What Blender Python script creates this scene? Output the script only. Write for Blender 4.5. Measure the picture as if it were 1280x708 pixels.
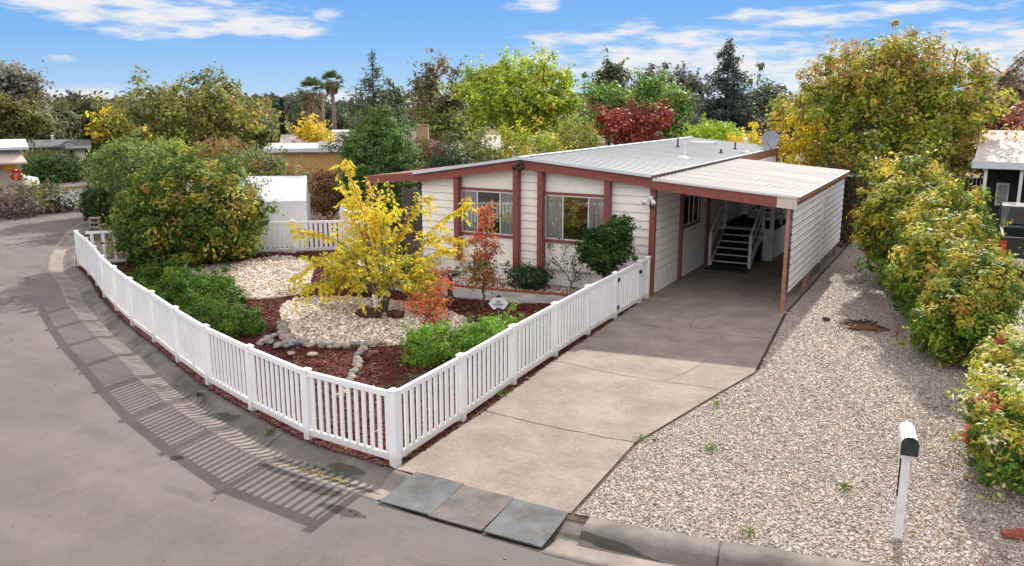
import bpy, bmesh, math, random
import numpy as np
from mathutils import Vector, Matrix
R = math.radians
C = bpy.context.scene.collection
sc = bpy.context.scene
for o in list(bpy.data.objects): bpy.data.objects.remove(o)

# ------------------------------------------------------------------ camera
FPX = 1040.0
PITCH = math.atan(224.0 / FPX)
YAW = math.atan(580 * math.cos(PITCH) / FPX)
CAM = np.array([6.763, -19.679, 4.75])
cam = bpy.data.cameras.new('camera'); co = bpy.data.objects.new('camera', cam); C.objects.link(co)
co.location = CAM; co.rotation_euler = (math.pi / 2 - PITCH, 0, YAW)
cam.sensor_width = 36.0; cam.lens = 36.0 * FPX / 1280.0; cam.clip_end = 4000; cam.clip_start = 0.1
sc.camera = co
# ------------------------------------------------------------------ light
SUN_EL = 31.0
SUN_DIR = Vector((-0.07, 1.0, 0)).normalized() * math.cos(R(SUN_EL)) + Vector((0, 0, math.sin(R(SUN_EL))))
sl = bpy.data.lights.new('sun', 'SUN'); sl.energy = 3.4; sl.angle = R(0.6); sl.color = (1.0, 0.93, 0.83)
so = bpy.data.objects.new('sun', sl); C.objects.link(so)
so.rotation_euler = SUN_DIR.to_track_quat('Z', 'Y').to_euler(); so.location = (0, 40, 40)
sc.view_settings.view_transform = 'Standard'; sc.view_settings.look = 'None'
sc.view_settings.gamma = 1.0; sc.view_settings.exposure = 1.12
sc.view_settings.use_curve_mapping = False
SKY_STRENGTH = 0.14
CLOUDS = [(60, 0, 170, 14), (205, 14, 150, 22), (200, 33, 90, 15), (330, 32, 100, 14), (409, 22, 20, 11), (75, 75, 18, 5),
          (668, 3, 46, 12), (730, 48, 70, 8), (1010, 22, 110, 12), (850, 80, 210, 46), (1000, 90, 130, 34), (1240, 66, 130, 34),
          (450, 132, 170, 18), (90, 118, 170, 12), (1150, 8, 90, 8)]

def setup_world():
    w = bpy.data.worlds.new('World'); sc.world = w; w.use_nodes = True
    nt = w.node_tree; N = nt.nodes; L = nt.links
    for n in list(N): N.remove(n)
    out = N.new('ShaderNodeOutputWorld'); bg = N.new('ShaderNodeBackground'); bg.inputs['Strength'].default_value = SKY_STRENGTH
    L.new(bg.outputs[0], out.inputs[0])
    sky = N.new('ShaderNodeTexSky'); sky.sky_type = 'NISHITA'; sky.sun_disc = False
    sky.sun_elevation = R(SUN_EL); sky.sun_rotation = math.atan2(SUN_DIR.x, SUN_DIR.y)
    sky.air_density = 1.0; sky.dust_density = 0.0; sky.ozone_density = 4.0; sky.altitude = 0
    def math_(op, a, b=None, clamp=False):
        m = N.new('ShaderNodeMath'); m.operation = op; m.use_clamp = clamp
        for i, v in enumerate((a, b)):
            if v is None: continue
            if hasattr(v, 'is_linked') or hasattr(v, 'links'): L.new(v, m.inputs[i])
            else: m.inputs[i].default_value = v
        return m.outputs[0]
    tc = N.new('ShaderNodeTexCoord'); sx = N.new('ShaderNodeSeparateXYZ'); L.new(tc.outputs['Generated'], sx.inputs[0])
    az = math_('ARCTAN2', sx.outputs[0], sx.outputs[1]); el = math_('ARCSINE', sx.outputs[2])
    cb = N.new('ShaderNodeCombineXYZ'); L.new(math_('MULTIPLY', az, 9.0), cb.inputs[0]); L.new(math_('MULTIPLY', el, 42.0), cb.inputs[1])
    no = N.new('ShaderNodeTexNoise'); no.inputs['Scale'].default_value = 2.0; no.inputs['Detail'].default_value = 8; no.inputs['Roughness'].default_value = 0.6
    L.new(cb.outputs[0], no.inputs['Vector'])
    nz = math_('MULTIPLY', math_('SUBTRACT', no.outputs[0], 0.5), 5.2)
    F = np.array([-math.sin(YAW) * math.cos(PITCH), math.cos(YAW) * math.cos(PITCH), -math.sin(PITCH)])
    Rv = np.array([math.cos(YAW), math.sin(YAW), 0.0]); U = np.cross(Rv, F)
    tot = None
    for (px, py, rx, ry) in CLOUDS:
        d = F * FPX + Rv * (px - 640) + U * (354 - py); d = d / np.linalg.norm(d)
        a0 = math.atan2(d[0], d[1]); e0 = math.asin(d[2]); ra = rx / 1150.0; re = ry / 1050.0
        u = math_('MULTIPLY', math_('SUBTRACT', az, a0), 1 / ra); v = math_('MULTIPLY', math_('SUBTRACT', el, e0), 1 / re)
        r2 = math_('ADD', math_('MULTIPLY', u, u), math_('MULTIPLY', v, v))
        m = math_('SUBTRACT', 1.0, math_('MINIMUM', r2, 3.0))
        tot = m if tot is None else math_('MAXIMUM', tot, m)
    # unseen clouds added above the frame to give neutral fill light
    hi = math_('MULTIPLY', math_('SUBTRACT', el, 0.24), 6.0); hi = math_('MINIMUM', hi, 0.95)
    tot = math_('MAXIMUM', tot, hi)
    bk_ = math_('MINIMUM', math_('MULTIPLY', math_('SUBTRACT', el, .04), 8.0), math_('MULTIPLY', math_('ADD', sx.outputs[1], .1), -5.0)); tot = math_('MAXIMUM', tot, math_('MINIMUM', bk_, 1.0))  # unseen cloud bank added behind the camera as fill light
    mr = N.new('ShaderNodeMapRange'); mr.interpolation_type = 'SMOOTHSTEP'
    mr.inputs['From Min'].default_value = -0.25; mr.inputs['From Max'].default_value = 1.4
    L.new(math_('ADD', tot, nz), mr.inputs['Value'])
    tint = N.new('ShaderNodeMix'); tint.data_type = 'RGBA'; tint.blend_type = 'MULTIPLY'; tint.inputs[0].default_value = 1.0
    L.new(sky.outputs[0], tint.inputs[6]); tint.inputs[7].default_value = SKY_TINT
    gr_ = N.new('ShaderNodeValToRGB'); L.new(math_('MULTIPLY', el, 1 / 0.6, True), gr_.inputs[0]); cr = gr_.color_ramp
    cr.elements[0].position = 0.0; cr.elements[0].color = (.42, .65, .93, 1); cr.elements[1].position = 1.0; cr.elements[1].color = (.10, .26, .62, 1)
    for ps_, cl_ in ((.05, (.32, .58, .93, 1)), (.12, (.19, .46, .93, 1)), (.24, (.12, .36, .88, 1))):
        e_ = cr.elements.new(ps_); e_.color = cl_
    sc_ = N.new('ShaderNodeVectorMath'); sc_.operation = 'SCALE'; sc_.inputs['Scale'].default_value = 3.0; L.new(gr_.outputs[0], sc_.inputs[0])
    bl = N.new('ShaderNodeMix'); bl.data_type = 'RGBA'; bl.inputs[0].default_value = 0.95
    L.new(tint.outputs[2], bl.inputs[6]); L.new(sc_.outputs[0], bl.inputs[7])
    mx = N.new('ShaderNodeMix'); mx.data_type = 'RGBA'
    L.new(math_('MULTIPLY', mr.outputs[0], 0.93), mx.inputs[0]); L.new(bl.outputs[2], mx.inputs[6]); cc_ = N.new('ShaderNodeMix'); cc_.data_type = 'RGBA'; L.new(math_('MULTIPLY', math_('SUBTRACT', el, .2), 4.0, True), cc_.inputs[0]); cc_.inputs[6].default_value = CLOUD_LOW; cc_.inputs[7].default_value = CLOUD_FILL; # clouds behind the camera are made brighter for extra fill light
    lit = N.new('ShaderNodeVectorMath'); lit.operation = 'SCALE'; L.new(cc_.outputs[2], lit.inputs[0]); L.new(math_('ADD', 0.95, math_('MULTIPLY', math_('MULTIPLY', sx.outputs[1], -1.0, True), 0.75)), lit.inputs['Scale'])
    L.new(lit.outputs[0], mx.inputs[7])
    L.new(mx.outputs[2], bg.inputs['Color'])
SKY_TINT = (1.0, 1.0, 1.0, 1)
CLOUD_FILL = (5.7, 5.35, 5.1, 1); CLOUD_LOW = (3.15, 3.12, 3.12, 1)
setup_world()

# ------------------------------------------------------------------ helpers
def bearing(px):
    F = np.array([-math.sin(YAW) * math.cos(PITCH), math.cos(YAW) * math.cos(PITCH)])
    d = F * FPX + np.array([-math.sin(YAW) * math.sin(PITCH), math.cos(YAW) * math.sin(PITCH)]) * 224 + np.array([math.cos(YAW), math.sin(YAW)]) * (px - 640)
    return d
def far(px, D):
    d = bearing(px); d = d / np.linalg.norm(d); return CAM[:2] + d * D
def hgt(px, py, D):
    d = bearing(px); vert = (354 - py) * math.cos(PITCH) - FPX * math.sin(PITCH)
    Fx = FPX * math.cos(PITCH) + (354 - py) * math.sin(PITCH)
    return CAM[2] + D * vert / math.hypot(Fx, px - 640)
def wid(npx, D): return npx / 1080.0 * D

def tag(o, label=None, cat=None, group=None, kind=None):
    if label: o['label'] = label
    if cat: o['category'] = cat
    if group: o['group'] = group
    if kind: o['kind'] = kind
    return o
def thing(name, label, cat, loc=(0, 0, 0), rz=0, group=None):
    o = bpy.data.objects.new(name, None); o.empty_display_size = 0.2; C.objects.link(o)
    o.location = loc; o.rotation_euler = (0, 0, rz)
    return tag(o, label, cat, group)
def link(name, me, parent=None):
    o = bpy.data.objects.new(name, me); C.objects.link(o)
    if parent is not None: o.parent = parent
    return o
def copy_tree(o, parent=None):
    c = o.copy(); C.objects.link(c)
    if parent is not None: c.parent = parent
    for ch in list(o.children): copy_tree(ch, c)
    return c

class MB:
    def __init__(s): s.v = []; s.f = []; s.sm = False
    def add(s, vs, fs):
        n = len(s.v); s.v += [tuple(map(float, v)) for v in vs]; s.f += [tuple(i + n for i in f) for f in fs]; return s
    def box(s, x0, x1, y0, y1, z0, z1):
        return s.add([(x0, y0, z0), (x1, y0, z0), (x1, y1, z0), (x0, y1, z0), (x0, y0, z1), (x1, y0, z1), (x1, y1, z1), (x0, y1, z1)],
                     [(3, 2, 1, 0), (4, 5, 6, 7), (0, 1, 5, 4), (1, 2, 6, 5), (2, 3, 7, 6), (3, 0, 4, 7)])
    def bar(s, a, b, w, h, up=(0, 0, 1)):
        a = Vector(a); b = Vector(b); d = (b - a).normalized(); up = Vector(up)
        sd = d.cross(up)
        if sd.length < 1e-4: sd = d.cross(Vector((1, 0, 0)))
        sd.normalize(); u = sd.cross(d).normalized(); p = []
        for q in (a, b):
            for (i, j) in ((-1, -1), (1, -1), (1, 1), (-1, 1)): p.append(q + sd * i * w / 2 + u * j * h / 2)
        return s.add(p, [(3, 2, 1, 0), (4, 5, 6, 7), (0, 1, 5, 4), (1, 2, 6, 5), (2, 3, 7, 6), (3, 0, 4, 7)])
    def tube(s, pts, rad, n=8, cap=True):
        pts = [Vector(p) for p in pts]; k = len(pts)
        if not hasattr(rad, '__len__'): rad = [rad] * k
        vs = []; prev = None
        for i, p in enumerate(pts):
            d = (pts[min(i + 1, k - 1)] - pts[max(i - 1, 0)]).normalized()
            if prev is None:
                a = d.cross(Vector((0, 0, 1)))
                if a.length < .05: a = d.cross(Vector((0, 1, 0)))
            else: a = prev - d * prev.dot(d)
            a.normalize(); prev = a; b = d.cross(a)
            for j in range(n):
                t = 2 * math.pi * j / n; vs.append(p + (a * math.cos(t) + b * math.sin(t)) * rad[i])
        fs = []
        for i in range(k - 1):
            for j in range(n): fs.append((i * n + j, i * n + (j + 1) % n, (i + 1) * n + (j + 1) % n, (i + 1) * n + j))
        if cap: fs.append(tuple(range(n - 1, -1, -1))); fs.append(tuple((k - 1) * n + j for j in range(n)))
        return s.add(vs, fs)
    def lathe(s, prof, n=20, c=(0, 0, 0)):
        vs = []; k = len(prof)
        for (r, z) in prof:
            for j in range(n): t = 2 * math.pi * j / n; vs.append((c[0] + r * math.cos(t), c[1] + r * math.sin(t), c[2] + z))
        fs = [(i * n + j, i * n + (j + 1) % n, (i + 1) * n + (j + 1) % n, (i + 1) * n + j) for i in range(k - 1) for j in range(n)]
        fs.append(tuple(range(n - 1, -1, -1))); fs.append(tuple((k - 1) * n + j for j in range(n)))
        return s.add(vs, fs)
    def prism(s, poly, z0, z1):
        n = len(poly); vs = [(p[0], p[1], z0) for p in poly] + [(p[0], p[1], z1) for p in poly]
        return s.add(vs, [tuple(range(n - 1, -1, -1)), tuple(range(n, 2 * n))] + [(i, (i + 1) % n, n + (i + 1) % n, n + i) for i in range(n)])
    def extr(s, poly, axis, a0, a1):   # poly in the two other axes
        n = len(poly)
        def mk(p, a): return (a, p[0], p[1]) if axis == 'x' else (p[0], a, p[1])
        vs = [mk(p, a0) for p in poly] + [mk(p, a1) for p in poly]
        return s.add(vs, [tuple(range(n - 1, -1, -1)), tuple(range(n, 2 * n))] + [(i, (i + 1) % n, n + (i + 1) % n, n + i) for i in range(n)])
    def build(s, name, m, parent=None, smooth=False, bevel=0):
        me = bpy.data.meshes.new(name); me.from_pydata(s.v, [], s.f); me.update()
        bm = bmesh.new(); bm.from_mesh(me); bmesh.ops.recalc_face_normals(bm, faces=bm.faces)
        if bevel: bmesh.ops.bevel(bm, geom=list(bm.edges), offset=bevel, segments=1, affect='EDGES', clamp_overlap=True)
        bm.to_mesh(me); bm.free()
        if m: me.materials.append(m)
        if smooth: me.polygons.foreach_set('use_smooth', [True] * len(me.polygons))
        return link(name, me, parent)

# ------------------------------------------------------------------ materials
def mat(name, col, rough=0.8, var=0.12, scale=3.0, bump=0.0, bscale=60.0, metal=0.0, spec=0.3, col2=None, thresh=None, detail=6, stretch=None, extra=None):
    m = bpy.data.materials.new(name); m.use_nodes = True; nt = m.node_tree; N = nt.nodes; L = nt.links
    b = N['Principled BSDF']; b.inputs['Roughness'].default_value = rough; b.inputs['Metallic'].default_value = metal
    b.inputs['Specular IOR Level'].default_value = spec
    tc = N.new('ShaderNodeTexCoord'); vec = tc.outputs['Object']
    if stretch:
        mp = N.new('ShaderNodeMapping'); mp.inputs['Scale'].default_value = stretch; L.new(vec, mp.inputs[0]); vec = mp.outputs[0]
    n = N.new('ShaderNodeTexNoise'); n.inputs['Scale'].default_value = scale; n.inputs['Detail'].default_value = detail; n.inputs['Roughness'].default_value = 0.6
    L.new(vec, n.inputs['Vector'])
    r = N.new('ShaderNodeValToRGB'); L.new(n.outputs[0], r.inputs[0])
    c2 = col2 or [c * (1 - var * 2) for c in col]; c1 = col if col2 else [min(1, c * (1 + var)) for c in col]
    t = thresh or (0.35, 0.65)
    r.color_ramp.elements[0].position = t[0]; r.color_ramp.elements[0].color = (*c2, 1)
    r.color_ramp.elements[1].position = t[1]; r.color_ramp.elements[1].color = (*c1, 1)
    cout = r.outputs[0]
    if extra: cout = extra(nt, cout, tc)
    L.new(cout, b.inputs['Base Color'])
    if bump:
        n2 = N.new('ShaderNodeTexNoise'); n2.inputs['Scale'].default_value = bscale; n2.inputs['Detail'].default_value = 4; L.new(tc.outputs['Object'], n2.inputs['Vector'])
        bp = N.new('ShaderNodeBump'); bp.inputs['Strength'].default_value = bump; bp.inputs['Distance'].default_value = 0.02
        L.new(n2.outputs[0], bp.inputs['Height']); L.new(bp.outputs[0], b.inputs['Normal'])
    return m
def mixnode(nt, fac, a, b, mode='MIX'):
    m = nt.nodes.new('ShaderNodeMix'); m.data_type = 'RGBA'; m.blend_type = mode
    for i, v in ((0, fac), (6, a), (7, b)):
        if hasattr(v, 'links'): nt.links.new(v, m.inputs[i])
        else: m.inputs[i].default_value = v if i == 0 else (*v[:3], 1)
    return m.outputs[2]
def noise(nt, tc, scale, detail=5, rough=.6, stretch=None, coord='Object'):
    v = tc.outputs[coord]
    if stretch:
        mp = nt.nodes.new('ShaderNodeMapping'); mp.inputs['Scale'].default_value = stretch; nt.links.new(v, mp.inputs[0]); v = mp.outputs[0]
    n = nt.nodes.new('ShaderNodeTexNoise'); n.inputs['Scale'].default_value = scale; n.inputs['Detail'].default_value = detail; n.inputs['Roughness'].default_value = rough
    nt.links.new(v, n.inputs['Vector']); return n.outputs[0]
def ramp(nt, v, a, b, inv=False):
    r = nt.nodes.new('ShaderNodeMapRange'); r.interpolation_type = 'SMOOTHSTEP'; nt.links.new(v, r.inputs['Value'])
    r.inputs['From Min'].default_value = a; r.inputs['From Max'].default_value = b
    if inv: r.inputs['To Min'].default_value = 1; r.inputs['To Max'].default_value = 0
    return r.outputs[0]
def mth(nt, op, a, b=None):
    m = nt.nodes.new('ShaderNodeMath'); m.operation = op
    for i, v in enumerate((a, b)):
        if v is None: continue
        if hasattr(v, 'links'): nt.links.new(v, m.inputs[i])
        else: m.inputs[i].default_value = v
    return m.outputs[0]
def blob(nt, tc, spots, nscale=3.0, soft=0.5):   # spots: (x, y, rx, ry) stains with a ragged outline
    s = nt.nodes.new('ShaderNodeSeparateXYZ'); nt.links.new(tc.outputs['Object'], s.inputs[0])
    n = noise(nt, tc, nscale, 6, .65); out = None
    for (x, y, rx, ry) in spots:
        u = mth(nt, 'MULTIPLY', mth(nt, 'SUBTRACT', s.outputs[0], x), 1 / rx); v = mth(nt, 'MULTIPLY', mth(nt, 'SUBTRACT', s.outputs[1], y), 1 / ry)
        m = mth(nt, 'SUBTRACT', 1.0, mth(nt, 'ADD', mth(nt, 'MULTIPLY', u, u), mth(nt, 'MULTIPLY', v, v)))
        m = mth(nt, 'MAXIMUM', m, -3.0)
        out = m if out is None else mth(nt, 'MAXIMUM', out, m)
    return ramp(nt, mth(nt, 'ADD', out, mth(nt, 'MULTIPLY', mth(nt, 'SUBTRACT', n, .5), 2.6)), 0.0, soft)

def seam_lines(period, phase, wid_, col, amt):
    def f(nt, c, tc):
        s = nt.nodes.new('ShaderNodeSeparateXYZ'); nt.links.new(tc.outputs['Object'], s.inputs[0])
        fr = mth(nt, 'FRACT', mth(nt, 'MULTIPLY', mth(nt, 'ADD', s.outputs[1], phase), 1 / period)); d = mth(nt, 'ABSOLUTE', mth(nt, 'SUBTRACT', fr, .5))
        n = noise(nt, tc, .9, 5, .6, (.4, 2.5, 1)); k = mth(nt, 'MULTIPLY', ramp(nt, d, wid_ * .6, wid_, True), ramp(nt, n, .25, .6))
        g = noise(nt, tc, 1.7, 7, .7, (.5, 1.3, 1)); c = mixnode(nt, mth(nt, 'MULTIPLY', ramp(nt, g, .52, .74), .4), c, (.22, .20, .18))
        return mixnode(nt, mth(nt, 'MULTIPLY', k, amt), c, col)
    return f
def road_extra(nt, c, tc):
    f = noise(nt, tc, 30, 9, .95)
    c = mixnode(nt, mth(nt, 'MULTIPLY', ramp(nt, f, .47, .57), .55), c, (.085, .074, .07))
    s2 = noise(nt, tc, 1.0, 7, .7, (1.6, .5, 1)); c = mixnode(nt, mth(nt, 'MULTIPLY', ramp(nt, s2, .5, .7), .4), c, (.20, .16, .145))
    sp_ = noise(nt, tc, 7, 3, .5); c = mixnode(nt, mth(nt, 'MULTIPLY', ramp(nt, sp_, .70, .74), .6), c, (.06, .052, .048))
    st = noise(nt, tc, .35, 4, .6, (1, 1, 1)); c = mixnode(nt, mth(nt, 'MULTIPLY', ramp(nt, st, .48, .62), .5), c, (.105, .094, .09))
    w2 = noise(nt, tc, 1.0, 4, .55, (.16, .9, 1)); c = mixnode(nt, mth(nt, 'MULTIPLY', ramp(nt, w2, .47, .60), .35), c, (.19, .165, .155)); s3 = noise(nt, tc, 3.1, 6, .7); c = mixnode(nt, mth(nt, 'MULTIPLY', ramp(nt, s3, .58, .72), .35), c, (.085, .073, .068))
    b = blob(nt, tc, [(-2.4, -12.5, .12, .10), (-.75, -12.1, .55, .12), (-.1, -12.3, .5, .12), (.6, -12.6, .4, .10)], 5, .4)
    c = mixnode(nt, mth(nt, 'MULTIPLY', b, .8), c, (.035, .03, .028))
    b2 = blob(nt, tc, [(-5.2, -14.2, .5, .25), (-1.5, -13.2, .4, .1), (-8, -12.5, 1.2, .5), (2.6, -13.1, .8, .12)], 4, .6)
    return mixnode(nt, mth(nt, 'MULTIPLY', b2, .3), c, (.07, .062, .058))
def conc_extra(nt, c, tc):
    f = noise(nt, tc, 38, 7, .85); c = mixnode(nt, mth(nt, 'MULTIPLY', ramp(nt, f, .42, .66), .6), c, (.13, .105, .09))
    g = noise(nt, tc, 1.1, 6, .65, (1.0, .5, 1)); c = mixnode(nt, mth(nt, 'MULTIPLY', ramp(nt, g, .48, .68), .5), c, (.16, .13, .112))
    b = blob(nt, tc, [(1.2, -7.2, .5, .3), (2.6, -7.8, .35, .35), (2.5, -10, .3, .5), (1.2, -9.9, .7, .25), (1.6, 1.6, .8, .5), (1.9, 3.1, .5, .25)], 3, .9)
    c = mixnode(nt, mth(nt, 'MULTIPLY', b, .35), c, (.15, .12, .10))
    g2 = noise(nt, tc, 14, 6, .75); c = mixnode(nt, mth(nt, 'MULTIPLY', ramp(nt, g2, .45, .75), .5), c, (.36, .31, .27)); g3 = noise(nt, tc, 3.3, 7, .7, (.6, 1.4, 1)); return mixnode(nt, mth(nt, 'MULTIPLY', ramp(nt, g3, .52, .72), .55), c, (.15, .12, .10))
def curb_extra(nt, c, tc):
    f = noise(nt, tc, 90, 3, .7); c = mixnode(nt, mth(nt, 'MULTIPLY', ramp(nt, f, .4, .75), .35), c, (.07, .062, .055))
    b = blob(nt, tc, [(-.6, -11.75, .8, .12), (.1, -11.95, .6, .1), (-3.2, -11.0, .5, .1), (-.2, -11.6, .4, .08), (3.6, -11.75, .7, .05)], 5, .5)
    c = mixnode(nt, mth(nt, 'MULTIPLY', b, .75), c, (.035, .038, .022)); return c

M = {}
M['road'] = mat('asphalt', (.175, .148, .138), .9, col2=(.115, .099, .094), scale=.7, bump=.35, bscale=220, extra=road_extra)
M['concrete'] = mat('driveway_concrete', (.30, .255, .215), .9, col2=(.195, .162, .137), scale=1.3, bump=.3, bscale=120, extra=conc_extra)
M['curb'] = mat('curb_concrete', (.22, .195, .175), .95, col2=(.085, .075, .068), scale=1.6, bump=.5, bscale=60, extra=curb_extra, thresh=(.35, .72))
M['gutter'] = mat('gutter_concrete', (.265, .225, .20), .9, col2=(.165, .14, .125), scale=2.5, bump=.3, bscale=90, extra=curb_extra)
M['walk'] = mat('walkway_concrete', (.33, .31, .29), .9, .15, 2, bump=.2)
M['soil'] = mat('soil', (.085, .055, .04), .95, .3, 6, bump=.8, bscale=50)
M['drygrass'] = mat('dry_grass', (.16, .14, .07), .95, col2=(.09, .10, .035), scale=.4, bump=.3)
M['mulch_base'] = mat('mulch_base', (.10, .030, .022), .95, col2=(.035, .012, .010), scale=30, bump=1, bscale=60)
def splash(nt, c, tc):
    s = nt.nodes.new('ShaderNodeSeparateXYZ'); nt.links.new(tc.outputs['Object'], s.inputs[0]); n = noise(nt, tc, 9, 5, .7)
    k = ramp(nt, mth(nt, 'SUBTRACT', s.outputs[2], mth(nt, 'MULTIPLY', n, .28)), -.06, .10, True); c = mixnode(nt, mth(nt, 'MULTIPLY', k, .45), c, (.36, .30, .25))
    return mixnode(nt, mth(nt, 'MULTIPLY', ramp(nt, noise(nt, tc, 2.2, 6, .7), .5, .8), .25), c, (.55, .54, .50))
M['white'] = mat('white_vinyl', (.84, .84, .83), .5, .02, 2, spec=.3, extra=splash)
M['whitepaint'] = mat('white_paint', (.70, .69, .66), .6, .08, 4)
M['siding'] = mat('cream_siding', (.84, .79, .71), .6, .03, 3, bump=.15, bscale=30)
M['panelcream'] = mat('cream_panel', (.84, .80, .715), .7, .03, 5, bump=.25, bscale=40)
M['skirt'] = mat('white_skirting', (.80, .785, .75), .7, .05, 4, bump=.2, bscale=30)
M['brown'] = mat('redbrown_trim', (.235, .072, .058), .55, .08, 5, bump=.1)
M['roofmetal'] = mat('roof_metal', (.40, .42, .43), .6, col2=(.33, .348, .36), scale=.7, metal=.1, spec=.3, stretch=(1, 3, 1), extra=seam_lines(.30, .02, .09, (.20, .21, .22), .75))
M['cproof'] = mat('carport_roof_metal', (.60, .585, .55), .6, col2=(.46, .44, .41), scale=1.0, metal=.0, spec=.3, stretch=(.3, 3, 1), thresh=(.3, .6), extra=seam_lines(.30, .07, .13, (.22, .18, .15), .8))
M['edge'] = mat('white_metal_edge', (.58, .61, .64), .4, .04, 3, metal=.1)
M['corr'] = mat('corrugated_panel', (.80, .805, .82), .5, .06, 3, metal=.05, spec=.4)
M['copper'] = mat('tan_painted_steel', (.36, .17, .11), .5, .12, 6)
M['rust'] = mat('rusty_brown_metal', (.28, .12, .075), .6, .15, 8)
M['beige'] = mat('beige_metal', (.55, .49, .42), .5, .05, 4)
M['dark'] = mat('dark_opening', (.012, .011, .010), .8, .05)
M['black'] = mat('black_rubber', (.025, .025, .026), .6, .1, 20)
M['blackmetal'] = mat('black_metal', (.03, .03, .03), .4, .1)
M['stairtread'] = mat('dark_stair_carpet', (.014, .012, .012), 1, spec=0, var=.2) if 0 else mat('dark_stair_carpet', (.014, .012, .012), .95, .2, 30)
M['curtain'] = mat('grey_curtain', (.62, .61, .59), .9, col2=(.34, .34, .34), scale=10, stretch=(3, 3, .05))
M['alum'] = mat('aluminium', (.70, .70, .70), .35, .04, metal=.5)
GR_ = lambda nt, c, tc: mixnode(nt, mth(nt, 'MULTIPLY', ramp(nt, noise(nt, tc, 5, 7, .75), .5, .75), .5), c, (.21, .19, .17))
M['slate'] = mat('grey_rubber_plate', (.14, .15, .155), .8, col2=(.075, .075, .075), extra=GR_, spec=.15, scale=2.2, bump=.25, bscale=80)
M['slate2'] = mat('brownish_rubber_plate', (.17, .15, .135), .8, extra=GR_, spec=.15, col2=(.085, .078, .074), scale=1.8, bump=.25, bscale=80)
M['brick'] = mat('red_brick', (.30, .085, .05), .85, .2, 20, bump=.5)
M['rock'] = mat('river_stone', (.30, .275, .25), .8, col2=(.15, .14, .13), scale=4, bump=.3)
M['rock2'] = mat('tan_river_stone', (.40, .32, .25), .8, col2=(.24, .185, .14), scale=4, bump=.3)
M['lava'] = mat('lava_rock', (.11, .055, .035), .95, col2=(.035, .02, .016), scale=14, bump=1, bscale=40)
M['bark'] = mat('bark', (.20, .155, .12), .95, col2=(.09, .065, .05), scale=10, bump=.8, bscale=40, stretch=(3, 3, .5))
M['barkdark'] = mat('dark_bark', (.07, .055, .045), .95, .3, 10, bump=.8)
M['palmtrunk'] = mat('palm_trunk', (.22, .17, .13), .95, .3, 4, bump=.8)
M['tarp'] = mat('white_tarp', (.68, .69, .71), .5, .03, 2, bump=.5, bscale=3)
M['greyfence'] = mat('weathered_wood', (.10, .085, .075), .9, .2, 4, stretch=(6, 6, .5))
M['bronze'] = mat('green_bronze', (.075, .085, .07), .6, .25, 10)
M['shingle'] = mat('grey_shingle', (.13, .135, .14), .9, .2, 8, bump=.4)
M['tanwall'] = mat('tan_wall', (.50, .30, .12), .8, .05)
M['pinkroof'] = mat('pinkish_gravel_roof', (.50, .44, .41), .9, .1, 5)
M['yellowwall'] = mat('pale_yellow_wall', (.48, .38, .20), .8, .06)
M['pinkwall'] = mat('pale_pink_stucco', (.60, .49, .42), .8, .05)
M['truck'] = mat('dark_green_car_paint', (.012, .018, .016), .25, .1, spec=.6)
M['chrome'] = mat('chrome', (.6, .6, .6), .2, .03, metal=.9)
M['tyre'] = mat('tyre', (.02, .02, .02), .8, .1)
M['carwhite'] = mat('white_car_paint', (.75, .76, .78), .25, .02, spec=.6)
M['redlamp'] = mat('red_lamp_plastic', (.55, .04, .02), .3, .1, spec=.6)
M['screen'] = mat('dark_insect_screen', (.03, .03, .03), .8, .2)
M['red'] = mat('red_paint', (.45, .03, .02), .6, .1); M['yellowp'] = mat('yellow_paint', (.75, .50, .04), .6, .1)
M['signwhite'] = mat('sign_white', (.72, .74, .76), .5, .05); M['inkdark'] = mat('sign_ink', (.05, .06, .08), .6, .05)
M['dirtpile'] = mat('brown_needles', (.16, .08, .045), .95, .3, 20, bump=1)

def glass_mat():
    m = bpy.data.materials.new('window_glass'); m.use_nodes = True; nt = m.node_tree; N = nt.nodes; L = nt.links
    for n in list(N): N.remove(n)
    o = N.new('ShaderNodeOutputMaterial'); t = N.new('ShaderNodeBsdfTransparent'); t.inputs[0].default_value = (.93, .95, .95, 1)
    g = N.new('ShaderNodeBsdfGlossy'); g.inputs['Roughness'].default_value = .02; mx = N.new('ShaderNodeMixShader'); f = N.new('ShaderNodeFresnel'); f.inputs[0].default_value = 1.45
    L.new(mth(nt, 'ADD', f.outputs[0], .06), mx.inputs[0]); L.new(t.outputs[0], mx.inputs[1]); L.new(g.outputs[0], mx.inputs[2]); L.new(mx.outputs[0], o.inputs[0]); return m
M['glass'] = glass_mat()

def leaf_mat(name, trans=.35, rough=.5):
    m = bpy.data.materials.new(name); m.use_nodes = True; nt = m.node_tree; N = nt.nodes; L = nt.links
    for n in list(N): N.remove(n)
    o = N.new('ShaderNodeOutputMaterial'); a = N.new('ShaderNodeAttribute'); a.attribute_name = 'Col'
    p = N.new('ShaderNodeBsdfPrincipled'); p.inputs['Roughness'].default_value = rough; p.inputs['Specular IOR Level'].default_value = .15
    t = N.new('ShaderNodeBsdfTranslucent'); mx = N.new('ShaderNodeMixShader'); mx.inputs[0].default_value = trans
    L.new(a.outputs['Color'], p.inputs['Base Color']); L.new(a.outputs['Color'], t.inputs['Color'])
    L.new(p.outputs[0], mx.inputs[1]); L.new(t.outputs[0], mx.inputs[2]); L.new(mx.outputs[0], o.inputs[0]); return m
M['leaf'] = leaf_mat('leaf', .45, .55); M['needle'] = leaf_mat('needle', .3, .6)
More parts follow.
